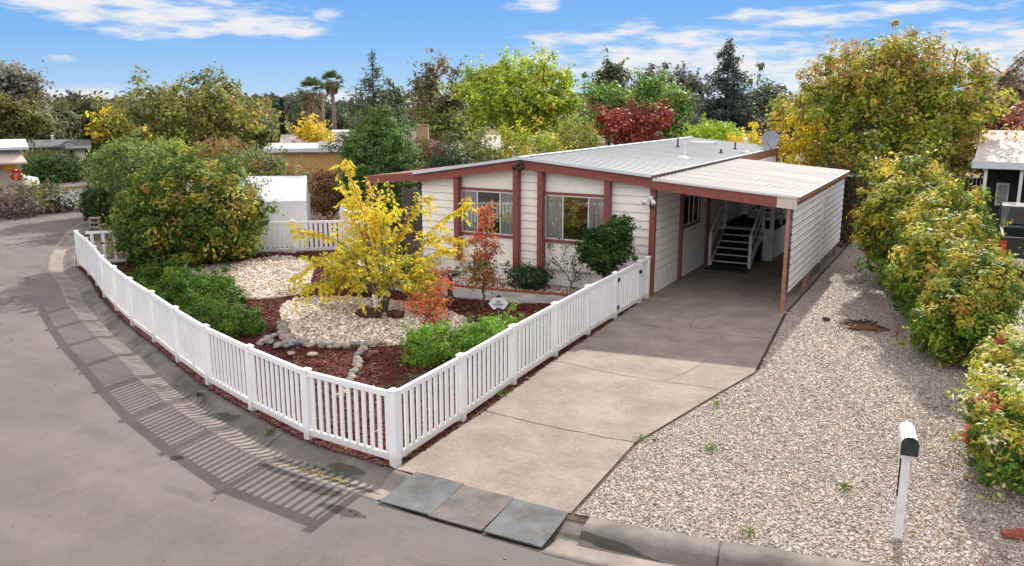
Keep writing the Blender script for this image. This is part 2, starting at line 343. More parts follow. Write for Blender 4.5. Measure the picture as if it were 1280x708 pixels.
def vcol_mat(name, rough=.85, spec=.3):
    m = bpy.data.materials.new(name); m.use_nodes = True; nt = m.node_tree
    a = nt.nodes.new('ShaderNodeAttribute'); a.attribute_name = 'Col'; b = nt.nodes['Principled BSDF']
    nt.links.new(a.outputs['Color'], b.inputs['Base Color']); b.inputs['Roughness'].default_value = rough; b.inputs['Specular IOR Level'].default_value = spec; return m
M['pebble'] = vcol_mat('pebble'); M['chip'] = vcol_mat('mulch_chip', .95, .1)

def np_mesh(name, V, Fq, cols, m, parent=None):   # V (n,3), Fq (k,4|3), cols (n,3)
    me = bpy.data.meshes.new(name); n = len(V); k, s = Fq.shape
    me.vertices.add(n); me.vertices.foreach_set('co', V.astype(np.float32).ravel())
    me.loops.add(k * s); me.loops.foreach_set('vertex_index', Fq.astype(np.int32).ravel())
    me.polygons.add(k); me.polygons.foreach_set('loop_start', np.arange(0, k * s, s, dtype=np.int32)); me.polygons.foreach_set('loop_total', np.full(k, s, np.int32))
    me.update(calc_edges=True)
    at = me.color_attributes.new('Col', 'FLOAT_COLOR', 'POINT'); c4 = np.ones((n, 4), np.float32); c4[:, :3] = cols; at.data.foreach_set('color', c4.ravel())
    me.materials.append(m); return link(name, me, parent)
def leafcloud(name, P, Nn, size, cols, m, parent, rng, aspect=.5, tang=None):
    n = len(P); Nn = Nn / (np.linalg.norm(Nn, axis=1, keepdims=True) + 1e-9)
    a = rng.normal(size=(n, 3)) if tang is None else tang
    a = a - Nn * (a * Nn).sum(1, keepdims=True); a /= np.linalg.norm(a, axis=1, keepdims=True) + 1e-9
    b = np.cross(Nn, a); s = (size * np.ones(n))[:, None]
    V = np.stack([P - a * s * .5, P + b * s * aspect * .5 + Nn * s * .08, P + a * s * .5, P - b * s * aspect * .5 + Nn * s * .08], 1).reshape(-1, 3)
    F = np.arange(4 * n).reshape(-1, 4)
    return np_mesh(name, V, F, np.repeat(np.clip(cols * 1.18, 0, .85), 4, 0), m, parent)
def pick(rng, pal, n):
    c = np.array([p[0] for p in pal]); w = np.array([p[1] for p in pal], float); return c[rng.choice(len(pal), n, p=w / w.sum())]
def lump(D, seed):   # smooth bumpy factor over directions
    r = np.random.default_rng(seed + 77); o = np.zeros(len(D))
    for k in range(9):
        d = r.normal(size=3); d /= np.linalg.norm(d); fr = r.uniform(2.5, 7); o += np.sin(D @ d * fr + r.uniform(0, 6.3)) / (fr ** .5)
    return o / 2.5

def branches(name, base, nodes, r0, m, parent, seed=0, mid=None, r_tip=.012, nside=5, wig=.06):
    """space-filling limbs: every node joins the nearest node already closer to the trunk; pipe-model radii"""
    rng = np.random.default_rng(seed); base = np.array(base, float)
    pts = [base]; par = [-1]
    if mid is not None:
        k = 4
        for i in range(1, k + 1): pts.append(base + (np.array(mid) - base) * i / k + np.append(rng.normal(0, wig, 2), 0) * (i < k)); par.append(i - 1)
    top = pts[-1]; order = np.argsort(np.linalg.norm(nodes - top, axis=1)); first = len(pts) - 1
    for i in order:
        q = nodes[i]; A = np.array(pts[max(0, first - 1):]); d = np.linalg.norm(A - q, axis=1) + .25 * np.linalg.norm(A - top, axis=1)
        j = int(np.argmin(d)) + max(0, first - 1); midp = (pts[j] + q) / 2 + rng.normal(0, wig, 3) * np.linalg.norm(pts[j] - q) * 1.2; midp[2] += .04 * np.linalg.norm(pts[j] - q)
        pts.append(midp); par.append(j); pts.append(q); par.append(len(pts) - 2)
    n = len(pts); w = np.zeros(n)
    for i in range(n - 1, 0, -1):
        if w[i] == 0: w[i] = 1
        w[par[i]] += w[i]
    rad = r_tip + (r0 - r_tip) * (w / w[0]) ** .5
    b = MB()
    for i in range(1, n):
        rp = rad[i] * 1.12 if par[i] > 0 else rad[0] * 1.15
        b.tube([pts[par[i]], pts[i]], [min(rp, rad[par[i]]), rad[i]], nside if rad[i] > .02 else 3, cap=False)
    return b.build(name, m, parent, smooth=True)

def crown_points(ells, n, rng, seed, inner=.45, rough=.22):
    P = []; O = []; w = np.array([e[3] * e[4] * e[5] for e in ells]) ** (2 / 3); w = w / w.sum()
    for e, c in zip(ells, rng.multinomial(n, w)):
        D = rng.normal(size=(c, 3)); D /= np.linalg.norm(D, axis=1, keepdims=True)
        if len(e) > 6: D = D / ((np.abs(D) ** e[6]).sum(1, keepdims=True) ** (1 / e[6]))
        rr = (inner + (1 - inner) * rng.random(c) ** .55) * (1 + rough * lump(D, seed + len(P)))
        P.append(np.array(e[:3]) + D * rr[:, None] * np.array(e[3:6])); O.append(D / np.array(e[3:6]) * max(e[3:6]))
    P = np.vstack(P); O = np.vstack(O); O /= np.linalg.norm(O, axis=1, keepdims=True); return P, O
def foliage(name, ells, nclump, nleaf, cr, ls, pal, parent, seed, inner=.45, rough=.22, aspect=.5, upb=.5, jit=.16, zmin=.03, m=None, accents=None, flat=1.0, shoots=.06, sprigs=.12):
    rng = np.random.default_rng(seed); P, O = crown_points(ells, nclump, rng, seed, inner, rough)
    k = P[:, 2] > zmin; P = P[k]; O = O[k]; nc = len(P); spn = int(nc * sprigs); SP = []; SN = []
    if spn:
        rk = np.linalg.norm((P - np.mean(P, 0)) / np.std(P, 0), axis=1); idx = np.argsort(-rk)[:max(spn * 2, 10)]; idx = rng.choice(idx, spn)
        for q in idx:
            dv = O[q] + np.array([0, 0, .5]) + rng.normal(0, .45, 3); dv /= np.linalg.norm(dv); Lq = cr * rng.uniform(1.2, 2.8); m_ = int(max(6, Lq / ls * 3.0)); tt = np.linspace(0, 1, m_)[:, None]
            SP.append(P[q] + dv * Lq * tt + np.array([0, 0, -.25]) * Lq * tt ** 2 + rng.normal(0, ls * .5, (m_, 3))); SN.append(rng.normal(0, .7, (m_, 3)) + np.array([0, 0, .7]))
    cc = pick(rng, pal, nc) * rng.lognormal(0, .12, (nc, 1))
    if accents:
        for (fn, apal, prob) in accents:
            msk = fn(P) & (rng.random(nc) < prob); cc[msk] = pick(rng, apal, int(msk.sum())) * rng.lognormal(0, .1, (int(msk.sum()), 1))
    crs = cr * rng.uniform(.6, 1.3, nc); sh = rng.random(nc) < shoots; P[sh] += O[sh] * (cr * rng.uniform(.5, 1.7, (int(sh.sum()), 1))) + np.array([0, 0, cr * .5]); crs[sh] *= .6
    dd = rng.normal(size=(nc * nleaf, 3)); dd /= np.linalg.norm(dd, axis=1, keepdims=True); rd = (.35 + .65 * rng.random(nc * nleaf) ** .6) * (1 + .25 * (rng.random(nc * nleaf) < .12))
    L = np.repeat(P, nleaf, 0) + dd * (rd * np.repeat(crs, nleaf))[:, None] * np.array([1, 1, flat * .85])
    Nn = dd * .85 + np.repeat(O, nleaf, 0) * .35 + np.array([0, 0, upb]) + rng.normal(size=L.shape) * .27
    col = np.repeat(cc, nleaf, 0) * rng.lognormal(0, jit, (len(L), 1)) * rng.lognormal(0, .08, (len(L), 3))
    if spn:
        SP = np.vstack(SP); SN = np.vstack(SN); L = np.vstack([L, SP]); Nn = np.vstack([Nn, SN]); col = np.vstack([col, pick(rng, (accents[0][1] if accents and len(accents) == 2 and sprigs > .3 else pal), len(SP)) * rng.lognormal(0, .15, (len(SP), 1))])
    k = L[:, 2] > zmin
    leafcloud(name, L[k], Nn[k], (ls * rng.uniform(.6, 1.3, len(L)))[k], np.clip(col[k], 0, 1), m or M['leaf'], parent, rng, aspect)
    return P
def tree(name, label, cat, base, ells, nclump, nleaf, cr, ls, pal, seed, trunk_r=.15, fork=.5, group=None, nbr=120, bark=None, **kw):
    """ells relative to base"""
    t = thing(name, label, cat, (base[0], base[1], base[2] if len(base) > 2 else 0), 0, group)
    P = foliage('crown', ells, nclump, nleaf, cr, ls, pal, t, seed, **kw)
    rng = np.random.default_rng(seed + 5); q = P[rng.choice(len(P), min(nbr, len(P)), replace=False)]
    top = np.mean([e[:3] for e in ells], 0); mid = (top[0] * .3, top[1] * .3, max(.2, min(e[2] - e[5] for e in ells) * .9 + fork * .5))
    branches('trunk', (0, 0, -.05), q, trunk_r, bark or M['bark'], t, seed, mid=mid, r_tip=trunk_r * .06 + .003)
    return t
def bush(name, label, cat, base, ells, nclump, nleaf, cr, ls, pal, seed, stem_r=.03, group=None, nbr=50, bark=None, **kw):
    t = thing(name, label, cat, (base[0], base[1], base[2] if len(base) > 2 else 0), 0, group)
    P = foliage('foliage', ells, nclump, nleaf, cr, ls, pal, t, seed, **kw)
    rng = np.random.default_rng(seed + 5); q = P[rng.choice(len(P), min(nbr, len(P)), replace=False)]
    branches('stem', (0, 0, -.03), q, stem_r, bark or M['bark'], t, seed, mid=(0, 0, .12), r_tip=.004, nside=4)
    return t

def catmull(pts, step=.1):
    P = [np.array(p, float) for p in pts]; P = [2 * P[0] - P[1]] + P + [2 * P[-1] - P[-2]]; out = []
    for i in range(1, len(P) - 2):
        L = np.linalg.norm(P[i + 1] - P[i]); k = max(2, int(L / step))
        for j in range(k):
            t = j / k; out.append(.5 * ((2 * P[i]) + (-P[i - 1] + P[i + 1]) * t + (2 * P[i - 1] - 5 * P[i] + 4 * P[i + 1] - P[i + 2]) * t * t + (-P[i - 1] + 3 * P[i] - 3 * P[i + 1] + P[i + 2]) * t ** 3))
    out.append(P[-2]); return np.array(out)
def inpoly(x, y, poly):
    r = np.zeros(len(x), bool); n = len(poly)
    for i in range(n):
        x0, y0 = poly[i]; x1, y1 = poly[(i + 1) % n]
        c = ((y0 > y) != (y1 > y)) & (x < (x1 - x0) * (y - y0) / (y1 - y0 + 1e-12) + x0); r ^= c
    return r
def sheet(name, poly, z, m, kind='structure', th=0):
    b = MB()
    if th: b.prism(poly, z - th, z)
    else: b.add([(p[0], p[1], z) for p in poly], [tuple(range(len(poly)))])
    o = b.build(name, m); return tag(o, kind=kind)

# ================================================================== SETTING
# edge line of the lot, from the far bend of the road round to the right
LEFT = [(-28, 60), (-28, 30), (-29, 14), (-28.4, 9), (-26.7, 5), (-23.8, 1.6), (-21, -.9), (-18.5, -2.9), (-16.3, -4.4)]
CURVE = [(-16.3, -4.4), (-14.12, -5.47), (-11.93, -6.71), (-10.07, -7.64), (-8.45, -8.4), (-6.9, -9.05), (-5.56, -9.67), (-4.04, -10.29), (-2.72, -10.72), (-1.15, -11.17), (.42, -11.3)]
RIGHT = [(.42, -11.3), (1.6, -11.42), (3.05, -11.42), (4.24, -11.3), (6.31, -10.93), (9, -10.3), (14, -8.6), (24, -4), (60, 10)]
EDGE = np.vstack([catmull(LEFT, .3)[:-1], catmull(CURVE, .12)[:-1], catmull(RIGHT, .2)])
def offset(line, d):
    t = np.gradient(line, axis=0); t /= np.linalg.norm(t, axis=1, keepdims=True); n = np.stack([t[:, 1], -t[:, 0]], 1)
    n = np.array([np.convolve(np.pad(n[:, k], 4, 'edge'), np.ones(9) / 9, 'valid') for k in (0, 1)]).T
    n /= np.linalg.norm(n, axis=1, keepdims=True); return line + n * d
def strip(name, line, prof, m, kind='structure', wob=0.0, seed=0):
    rng = np.random.default_rng(seed); vs = []; k = len(prof); n = len(line)
    for (d, z) in prof:
        o = offset(line, d)
        if wob: o = o + np.convolve(rng.normal(0, wob, n), np.ones(5) / 5, 'same')[:, None] * .5
        vs += [(p[0], p[1], z) for p in o]
    fs = [(j * n + i, j * n + i + 1, (j + 1) * n + i + 1, (j + 1) * n + i) for j in range(k - 1) for i in range(n - 1)]
    b = MB(); b.add(vs, fs); o = b.build(name, m, smooth=True); return tag(o, kind=kind)
sheet('terrain', [(-900, -300), (900, -300), (900, 1500), (-900, 1500)], -.16, M['drygrass'])
ROADZ = -.02
sheet('road', [tuple(p) for p in offset(EDGE, .85)[::3]] + [(60, -60), (-75, -60), (-75, 90), (-28, 90)], ROADZ, M['road'])
lot = [tuple(p) for p in offset(EDGE, .10)[::2]] + [(60, 60)]
sheet('yard_soil', lot, 0.0, M['soil'])
n_split = len(catmull(LEFT, .3)) - 1 + len(catmull(CURVE, .12)) - 1
nl = int(np.argmax(EDGE[:, 0] > .78)); nr = int(np.argmax(EDGE[:, 0] > 3.05))
strip('curb', EDGE[:nl + 1], [(.10, -.05), (.10, .012), (.20, .006), (.30, -.035), (.40, -.085), (.46, -.098)], M['curb'])
strip('gutter', EDGE[:nl + 1], [(.455, -.098), (.54, -.094), (.66, -.066), (.78, -.026), (.86, -.014), (.88, -.05)], M['gutter'])
strip('curb', EDGE[nl:nr + 2], [(.09, -.01), (.30, -.06), (.46, -.10), (.60, -.09), (.90, -.022)], M['curb'])
strip('curb', EDGE[nr:], [(-.02, -.05), (-.02, .03), (.20, .034), (.30, .02), (.37, -.03), (.41, -.09)], M['curb'])
strip('gutter', EDGE[nr - 1:], [(.405, -.088), (.58, -.080), (.76, -.030), (.90, -.014), (.91, -.05)], M['gutter'])

def curb_joint(i0, d1):
    a = EDGE[i0]; o = offset(EDGE, 1.0)[i0]; n_ = (o - a) / np.linalg.norm(o - a); prof = [(.0, .036), (.20, .038), (.31, .020), (.38, -.03), (.43, -.082)] if d1 else [(.10, .016), (.20, .010), (.30, -.031), (.40, -.081), (.47, -.094), (.66, -.062), (.80, -.018)]
    t_ = np.array([-n_[1], n_[0]]) * .009; b = MB(); k = len(prof); b.add([(*(a + n_ * d + s_ * t_), z_) for s_ in (-1, 1) for d, z_ in prof], [(i, i + 1, k + i + 1, k + i) for i in range(k - 1)]); tag(b.build('curb', mat('joint_dark', (.04, .034, .03))), kind='structure')
for xx in (-15.2, -12.4, -9.6, -6.9, -4.3, -1.75): curb_joint(int(np.argmax(EDGE[:, 0] > xx)), False)
for xx in (4.75, 7.2): curb_joint(int(np.argmax(EDGE[:, 0] > xx)), True)
# far side of the road
OPP = [(-75, -20), (-50, -16), (-38.5, -6), (-37.0, 0), (-36.7, 5), (-37.3, 9), (-38.3, 12.5), (-40, 17), (-42, 30), (-44, 60)]
oc = catmull(OPP, .5)
sheet('opposite_lot', [tuple(p) for p in oc] + [(-200, 100), (-200, -20)], .045, M['drygrass'])
strip('curb', oc, [(.0, .052), (.35, .05), (.75, -.012)], M['gutter'])
gravfar = mat('far_gravel', (.42, .34, .30), .95, col2=(.27, .21, .18), scale=1.5)
sheet('gravel', [(-38.0, 7.0), (-38.9, 11), (-40.6, 16), (-42.5, 25), (-56, 30), (-60, 12), (-46, 7)], .05, gravfar)
sheet('path', [(-44, 22), (-43.5, 25), (-60, 30), (-60, 27)], .055, M['walk'])

# driveway slabs
dr = [(.5, -11.40), (3.04, -11.40), (2.97, -9.05), (3.5, -6.2), (3.74, -5.0), (3.36, -.3), (3.36, 11), (.02, 11), (.02, -.7), (.12, -2.6), (.25, -6.0), (.45, -9.0)]
sheet('driveway', dr, .016, M['concrete'])
crackm = mat('joint_dirt', (.085, .068, .055), .95, .3, 20)
def crack(pts, w, seed):
    rng = np.random.default_rng(seed); L = catmull(pts, .08); n = len(L)
    L = L + np.convolve(rng.normal(0, .03, n), np.ones(5) / 5, 'same')[:, None] * np.array([0.3, 1]); a = offset(L, w / 2); b2 = offset(L, -w / 2)
    ww = rng.uniform(.25, .75, n)[:, None]; a = L + (a - L) * ww; b2 = L + (b2 - L) * ww
    b = MB(); b.add([(p[0], p[1], .0195) for p in np.vstack([a, b2])], [(i, i + 1, n + i + 1, n + i) for i in range(n - 1)])
    return tag(b.build('driveway_joint', crackm), kind='structure')
crack([(.45, -9.0), (1.6, -9.08), (2.97, -9.05)], .035, 1)
crack([(.26, -6.1), (1.8, -6.3), (3.5, -6.2)], .02, 2)
crack([(.12, -2.7), (1.8, -2.9), (3.5, -2.6)], .02, 3)
crack([(1.9, -2.85), (1.7, -1.9), (2.0, -1.0), (1.6, -.2), (1.7, .8)], .018, 5)
crack([(2.0, -1.0), (2.6, -.8), (3.3, -1.2)], .015, 6)
crack([(2.5, -6.25), (2.7, -5.4), (2.9, -4.4), (3.6, -4.2)], .015, 7)

# gravel bed on the right
GR = [(3.09, -11.38), (4.24, -11.26), (6.31, -10.88), (9.3, -10.15), (9.3, -9), (8.6, 12), (3.42, 12), (3.42, -.3), (3.80, -5.0), (3.56, -6.2), (3.02, -9.05)]
def gravel_mat(name, c1, c2, c3, scale):
    m = bpy.data.materials.new(name); m.use_nodes = True; nt = m.node_tree; N = nt.nodes; b = N['Principled BSDF']; b.inputs['Roughness'].default_value = .9
    tc = N.new('ShaderNodeTexCoord'); v = N.new('ShaderNodeTexVoronoi'); v.inputs['Scale'].default_value = scale; nt.links.new(tc.outputs['Object'], v.inputs['Vector'])
    s = N.new('ShaderNodeSeparateColor'); nt.links.new(v.outputs['Color'], s.inputs[0])
    c = mixnode(nt, ramp(nt, s.outputs[0], .1, .8), c1, c2); c = mixnode(nt, ramp(nt, s.outputs[1], .7, .8), c, c3)
    nt.links.new(c, b.inputs['Base Color']); bp = N.new('ShaderNodeBump'); bp.inputs['Strength'].default_value = 1; bp.inputs['Distance'].default_value = .02; bp.invert = True
    nt.links.new(v.outputs['Distance'], bp.inputs['Height']); nt.links.new(bp.outputs[0], b.inputs['Normal']); return m
M['gravel'] = gravel_mat('mixed_gravel', (.40, .33, .29), (.22, .18, .16), (.56, .50, .45), 38)
M['cream'] = gravel_mat('cream_gravel', (.50, .41, .34), (.33, .25, .20), (.56, .5, .45), 24)
sheet('gravel', GR, .010, M['gravel'])
CUBE = np.array([(-1, -1, -1), (1, -1, -1), (1, 1, -1), (-1, 1, -1), (-1, -1, 1), (1, -1, 1), (1, 1, 1), (-1, 1, 1)], float) / 1.3
CF = np.array([(3, 2, 1, 0), (4, 5, 6, 7), (0, 1, 5, 4), (1, 2, 6, 5), (2, 3, 7, 6), (3, 0, 4, 7)])
OCT = np.array([(1, 0, 0), (0, 1, 0), (-1, 0, 0), (0, -1, 0), (0, 0, 1), (0, 0, -1)], float); OF = np.array([(0, 1, 4), (1, 2, 4), (2, 3, 4), (3, 0, 4), (1, 0, 5), (2, 1, 5), (3, 2, 5), (0, 3, 5)])
def scatter(name, poly, dens, size, pal, m, seed, z=0., shape='oct', dims=(1, .75, .5), label=None, cat=None, holes=(), jit=.15, zr=.3, group=None, near=None):
    rng = np.random.default_rng(seed); P = np.array(poly); lo = P.min(0); hi = P.max(0); n = int(dens * np.prod(hi - lo))
    x = rng.uniform(lo[0], hi[0], n); y = rng.uniform(lo[1], hi[1], n); k = inpoly(x, y, poly)
    for h in holes: k &= ~inpoly(x, y, h)
    if near is not None: k &= near(x, y, rng)
    x = x[k]; y = y[k]; n = len(x); B = OCT if shape == 'oct' else CUBE; F = OF if shape == 'oct' else CF
    s = size * rng.lognormal(0, .3, n); d = np.array(dims) * rng.uniform(.7, 1.3, (n, 3)) * s[:, None] * .5
    V = B[None] * d[:, None, :]; V = V + rng.normal(0, .12, V.shape) * s[:, None, None] * .5
    tz = rng.uniform(0, 6.28, n); tx = rng.normal(0, zr, n); c, sn = np.cos(tx)[:, None], np.sin(tx)[:, None]
    V = np.stack([V[..., 0], V[..., 1] * c - V[..., 2] * sn, V[..., 1] * sn + V[..., 2] * c], -1)
    c, sn = np.cos(tz)[:, None], np.sin(tz)[:, None]; V = np.stack([V[..., 0] * c - V[..., 1] * sn, V[..., 0] * sn + V[..., 1] * c, V[..., 2]], -1)
    V += np.stack([x, y, z + d[:, 2] * .4 + rng.uniform(0, .3, n) * s * .5], -1)[:, None, :]
    Fa = (F[None] + np.arange(n)[:, None, None] * len(B)).reshape(-1, F.shape[1])
    col = pick(rng, pal, n) * rng.lognormal(0, jit, (n, 1))
    o = np_mesh(name, V.reshape(-1, 3), Fa, np.clip(np.repeat(col, len(B), 0), 0, 1), m)
    return tag(o, label, cat, group, 'stuff')
GPAL = [((.47, .415, .36), 3.5), ((.39, .34, .295), 3), ((.28, .245, .215), 2.8), ((.15, .14, .13), 1.8), ((.36, .265, .205), 1.6), ((.58, .54, .49), 1)]
scatter('gravel', GR, 1750, .025, GPAL, M['pebble'], 11, .010, label='mixed grey and tan gravel stones beside the concrete driveway', cat='gravel',
        near=lambda x, y, r: r.random(len(x)) < np.clip(1.25 - (y + 11) / 14, .25, 1))
# mulch and cream gravel in the fenced garden
P1 = [tuple(p) for p in catmull([(-13.3, -3.4), (-12.6, -1.4), (-12.06, -.25), (-10.35, -.85), (-9.2, -2.2), (-8.1, -3.6), (-7.95, -4.5), (-9.1, -5.2), (-11.3, -3.9)], .3)]
P2 = [tuple(p) for p in catmull([(-5.05, -7.35), (-6.3, -6.4), (-7.3, -5.4), (-7.55, -4.6), (-6.85, -3.9), (-5.13, -3.55), (-3.37, -3.9), (-2.3, -4.7), (-2.35, -5.9), (-3.3, -7.0), (-4.1, -7.4)], .3)]
YARD = [tuple(p) for p in offset(catmull(CURVE, .3), -.02)] + [(.10, -4), (.02, -.05), (-9, -.05), (-10.5, 1.6), (-13.6, -.4), (-16.2, -2.0)]
sheet('mulch_bed', YARD, .004, M['mulch_base'])
strip('mulch_bed', catmull(CURVE, .12), [(-.03, .009), (.125, .009)], M['mulch_base'], wob=.01)
sheet('gravel', P1, .010, M['cream']); sheet('gravel', P2, .010, M['cream'])
WALK = [(-10.5, -.2), (-9.2, -1.15), (-7.4, -2.25), (-6.4, -2.62), (-4.35, -2.62), (-2.6, -2.35), (-1.8, -1.95), (.0, -1.95), (.0, -1.05), (-2.0, -1.2), (-4.4, -1.55), (-5.8, -1.3), (-7.2, -.45), (-7.2, .5), (-9.5, .6)]
sheet('walkway', WALK, .03, M['walk'], th=.025)
MP = [((.16, .038, .030), 4), ((.10, .024, .020), 4), ((.045, .015, .013), 3), ((.22, .075, .055), 1), ((.33, .24, .17), .25)]
scatter('bark_mulch', YARD, 420, .055, MP, M['chip'], 12, .004, 'cube', (1, .35, .16), 'dark red bark mulch covering the fenced garden bed', 'mulch', holes=[P1, P2, WALK], zr=.5)
edge_poly = [tuple(p) for p in offset(catmull(CURVE, .2), -.06)] + [tuple(p) for p in offset(catmull(CURVE, .2), .125)[::-1]]
scatter('bark_mulch', edge_poly, 420, .04, [((.09, .028, .022), 4), ((.05, .018, .015), 3), ((.14, .055, .04), 1), ((.2, .15, .1), .3)], M['chip'], 13, .009, 'cube', (1, .35, .16), 'strip of red bark mulch spilling under the curved fence', 'mulch', zr=.5)
de = [(.44, -11.3), (.50, -11.3), (.46, -9), (.28, -6), (.14, -2.6), (.05, -.8), (-.15, -.8), (-.05, -4.2), (.1, -7.5), (.3, -11.1)]
scatter('bark_mulch', de, 500, .045, MP + [((.10, .12, .04), 1.2)], M['chip'], 14, .012, 'cube', (1, .35, .16), 'strip of red bark mulch between the straight fence and driveway', 'mulch', zr=.5)
CP = [((.70, .61, .53), 4), ((.58, .47, .39), 3), ((.44, .34, .27), 2), ((.80, .74, .67), 2), ((.34, .24, .17), 1)]
scatter('cream_gravel', P2, 620, .062, CP, M['pebble'], 15, .012, label='cream pebbles round the yellow tree and lava rock', cat='gravel')
scatter('cream_gravel', P1, 420, .062, CP, M['pebble'], 16, .012, label='cream pebbles beside the large dome shaped bush', cat='gravel')
BED2 = [(-7.0, -1.1), (-5.8, -1.25), (-4.4, -1.5), (-2.0, -1.15), (-.05, -1.0), (-.05, -.12), (-7.0, -.12)]
sheet('gravel', BED2, .010, M['cream'])
scatter('cream_gravel', BED2, 420, .045, CP, M['pebble'], 17, .012, label='cream pebbles in the bed under the house windows', cat='gravel')
# fallen leaves in the gutter and on beds
LP = [((.40, .26, .06), 2), ((.28, .14, .05), 2), ((.14, .07, .03), 2), ((.45, .36, .12), 1)]
def litter(name, poly, n, size, label, seed, z=.03, pal=LP):
    rng = np.random.default_rng(seed); P = np.array(poly); lo, hi = P.min(0), P.max(0); x = rng.uniform(lo[0], hi[0], n * 3); y = rng.uniform(lo[1], hi[1], n * 3); k = inpoly(x, y, poly); x = x[k][:n]; y = y[k][:n]
    Nn = np.array([0, 0, 1.]) + rng.normal(0, .25, (len(x), 3)); o = leafcloud(name, np.stack([x, y, np.full(len(x), z) + rng.uniform(0, .015, len(x))], 1), Nn, size * rng.uniform(.6, 1.4, len(x)), pick(rng, pal, len(x)), M['leaf'], None, rng, .6)
    return tag(o, label, 'leaves', None, 'stuff')
litter('fallen_leaves', [(-1.3, -12.0), (-.3, -12.15), (.75, -12.35), (.8, -12.1), (-.2, -11.85), (-1.3, -11.75)], 130, .06, 'dry brown leaves lying in the gutter at the fence corner', 21, -.055)
litter('fallen_leaves', [(-7.3, -7), (-2, -7), (-2, -3), (-8, -3)], 260, .055, 'yellow leaves dropped on the bed below the yellow tree', 22, .035, LP + [((.6, .42, .06), 2)])
litter('fallen_leaves', GR, 420, .05, 'small brown leaves sprinkled over the mixed gravel', 23, .035)
litter('fallen_leaves', [(4.3, -1.3), (5.9, -1.3), (5.9, -.2), (4.6, -.2)], 220, .06, 'brown leaf litter scattered round the debris pile by the hedge', 25, .03, [((.16, .08, .045), 3), ((.26, .15, .08), 1)])
litter('fallen_leaves', [(6.2, -10.6), (7.6, -10.4), (7.4, -4), (6.2, -4)], 200, .05, 'reddish brown leaves fallen along the foot of the clipped hedge', 26, .03, [((.25, .10, .05), 3), ((.35, .26, .08), 1)])
litter('fallen_leaves', [(-37, -30), (-20, -4), (-8, -10), (6, -12.5), (6, -20), (-10, -25)], 260, .05, 'sparse leaf specks on the asphalt road', 24, -.012, [((.08, .05, .03), 3), ((.30, .2, .08), 1)])

# ramp plates over the curb
def ramp_plate(x0, x1, y0, y1, z0, z1, m, lab, sk=0):
    b = MB(); th = .018; n = 6; vs = []; fs = []
    for i in range(n + 1):
        t = i / n; y = y0 + (y1 - y0) * t; z = z0 + (z1 - z0) * t - .010 * math.sin(math.pi * t); dx = sk * t
        vs += [(x0 + dx, y, z), (x1 + dx, y, z), (x1 + dx, y, z - th), (x0 + dx, y, z - th)]
    for i in range(n):
        a = i * 4
        for j in range(4): fs.append((a + j, a + (j + 1) % 4, a + 4 + (j + 1) % 4, a + 4 + j))
    fs += [(3, 2, 1, 0), (n * 4, n * 4 + 1, n * 4 + 2, n * 4 + 3)]
    b.add(vs, fs); return tag(b.build('ramp_plate', m), lab, 'ramp plate', 'grey plates bridging the gutter at the driveway')
ramp_plate(.80, 1.535, -11.37, -12.22, .036, .012, M['slate'], 'dark grey ramp plate nearest the fence corner', .05)
ramp_plate(1.545, 2.28, -11.40, -12.24, .032, .010, M['slate2'], 'brown tinged middle ramp plate over the gutter', .03)
ramp_plate(2.29, 3.03, -11.43, -12.25, .036, .016, M['slate'], 'smooth blue grey ramp plate nearest the right hand curb', .05)

# ================================================================== WHITE FENCE
FH = 1.05
def arc_points(line, step):
    s = np.concatenate([[0], np.cumsum(np.linalg.norm(np.diff(line, axis=0), axis=1))]); n = round(s[-1] / step); t = np.linspace(0, s[-1], n + 1)
    return np.stack([np.interp(t, s, line[:, k]) for k in (0, 1)], 1)
def fpost(p, parent, h=FH, rz=0, w=.105):
    b = MB(); c, s = math.cos(rz), math.sin(rz); hw = w / 2
    q = [(p[0] + c * i * hw - s * j * hw, p[1] + s * i * hw + c * j * hw) for i, j in ((-1, -1), (1, -1), (1, 1), (-1, 1))]
    b.prism(q, -.02, h); o = b.build('post', M['white'], parent)
    k = MB(); hw2 = hw + .012; q2 = [(p[0] + c * i * hw2 - s * j * hw2, p[1] + s * i * hw2 + c * j * hw2) for i, j in ((-1, -1), (1, -1), (1, 1), (-1, 1))]
    k.prism(q2, h + .001, h + .018); n = len(k.v); k.add([(a[0], a[1], h + .018) for a in q2] + [(p[0], p[1], h + .045)], [(0, 1, 4), (1, 2, 4), (2, 3, 4), (3, 0, 4)]); k.build('post_cap', M['white'], o)
    return o
def fpanel(a, b_, parent, h=FH, npk=10, name='picket_panel', zb=.12, pw=.075):
    a = np.array(a, float); b_ = np.array(b_, float); L = np.linalg.norm(b_ - a); d = (b_ - a) / L; A = a + d * .054; B = b_ - d * .054
    pk = MB()
    for i in range(npk):
        t = (i + .5) / npk; p = A + (B - A) * t; pk.bar((p[0], p[1], zb + .05), (p[0], p[1], h - .06), pw, .025, (-d[1], d[0], 0))
    o = pk.build(name, M['white'], parent)
    MB().bar((A[0], A[1], h - .045), (B[0], B[1], h - .045), .055, .075).build('top_rail', M['white'], o)
    MB().bar((A[0], A[1], zb), (B[0], B[1], zb), .05, .09).build('bottom_rail', M['white'], o)
    return o
fence = thing('picket_fence', 'long white vinyl picket fence curving round the front garden and along the driveway', 'fence', (0, 0, 0))
cp = arc_points(catmull(CURVE, .1), 1.62)
for i, p in enumerate(cp[:-1]):
    d = cp[i + 1] - p; fpost(p, fence, rz=math.atan2(d[1], d[0])); fpanel(p, cp[i + 1], fence, npk=11, pw=.060)
sp = [(.42, -11.3), (.34, -9.5), (.22, -7.65), (.14, -5.83), (.08, -4.12), (.06, -2.55)]
fpost(sp[0], fence, h=FH + .01, w=.115)
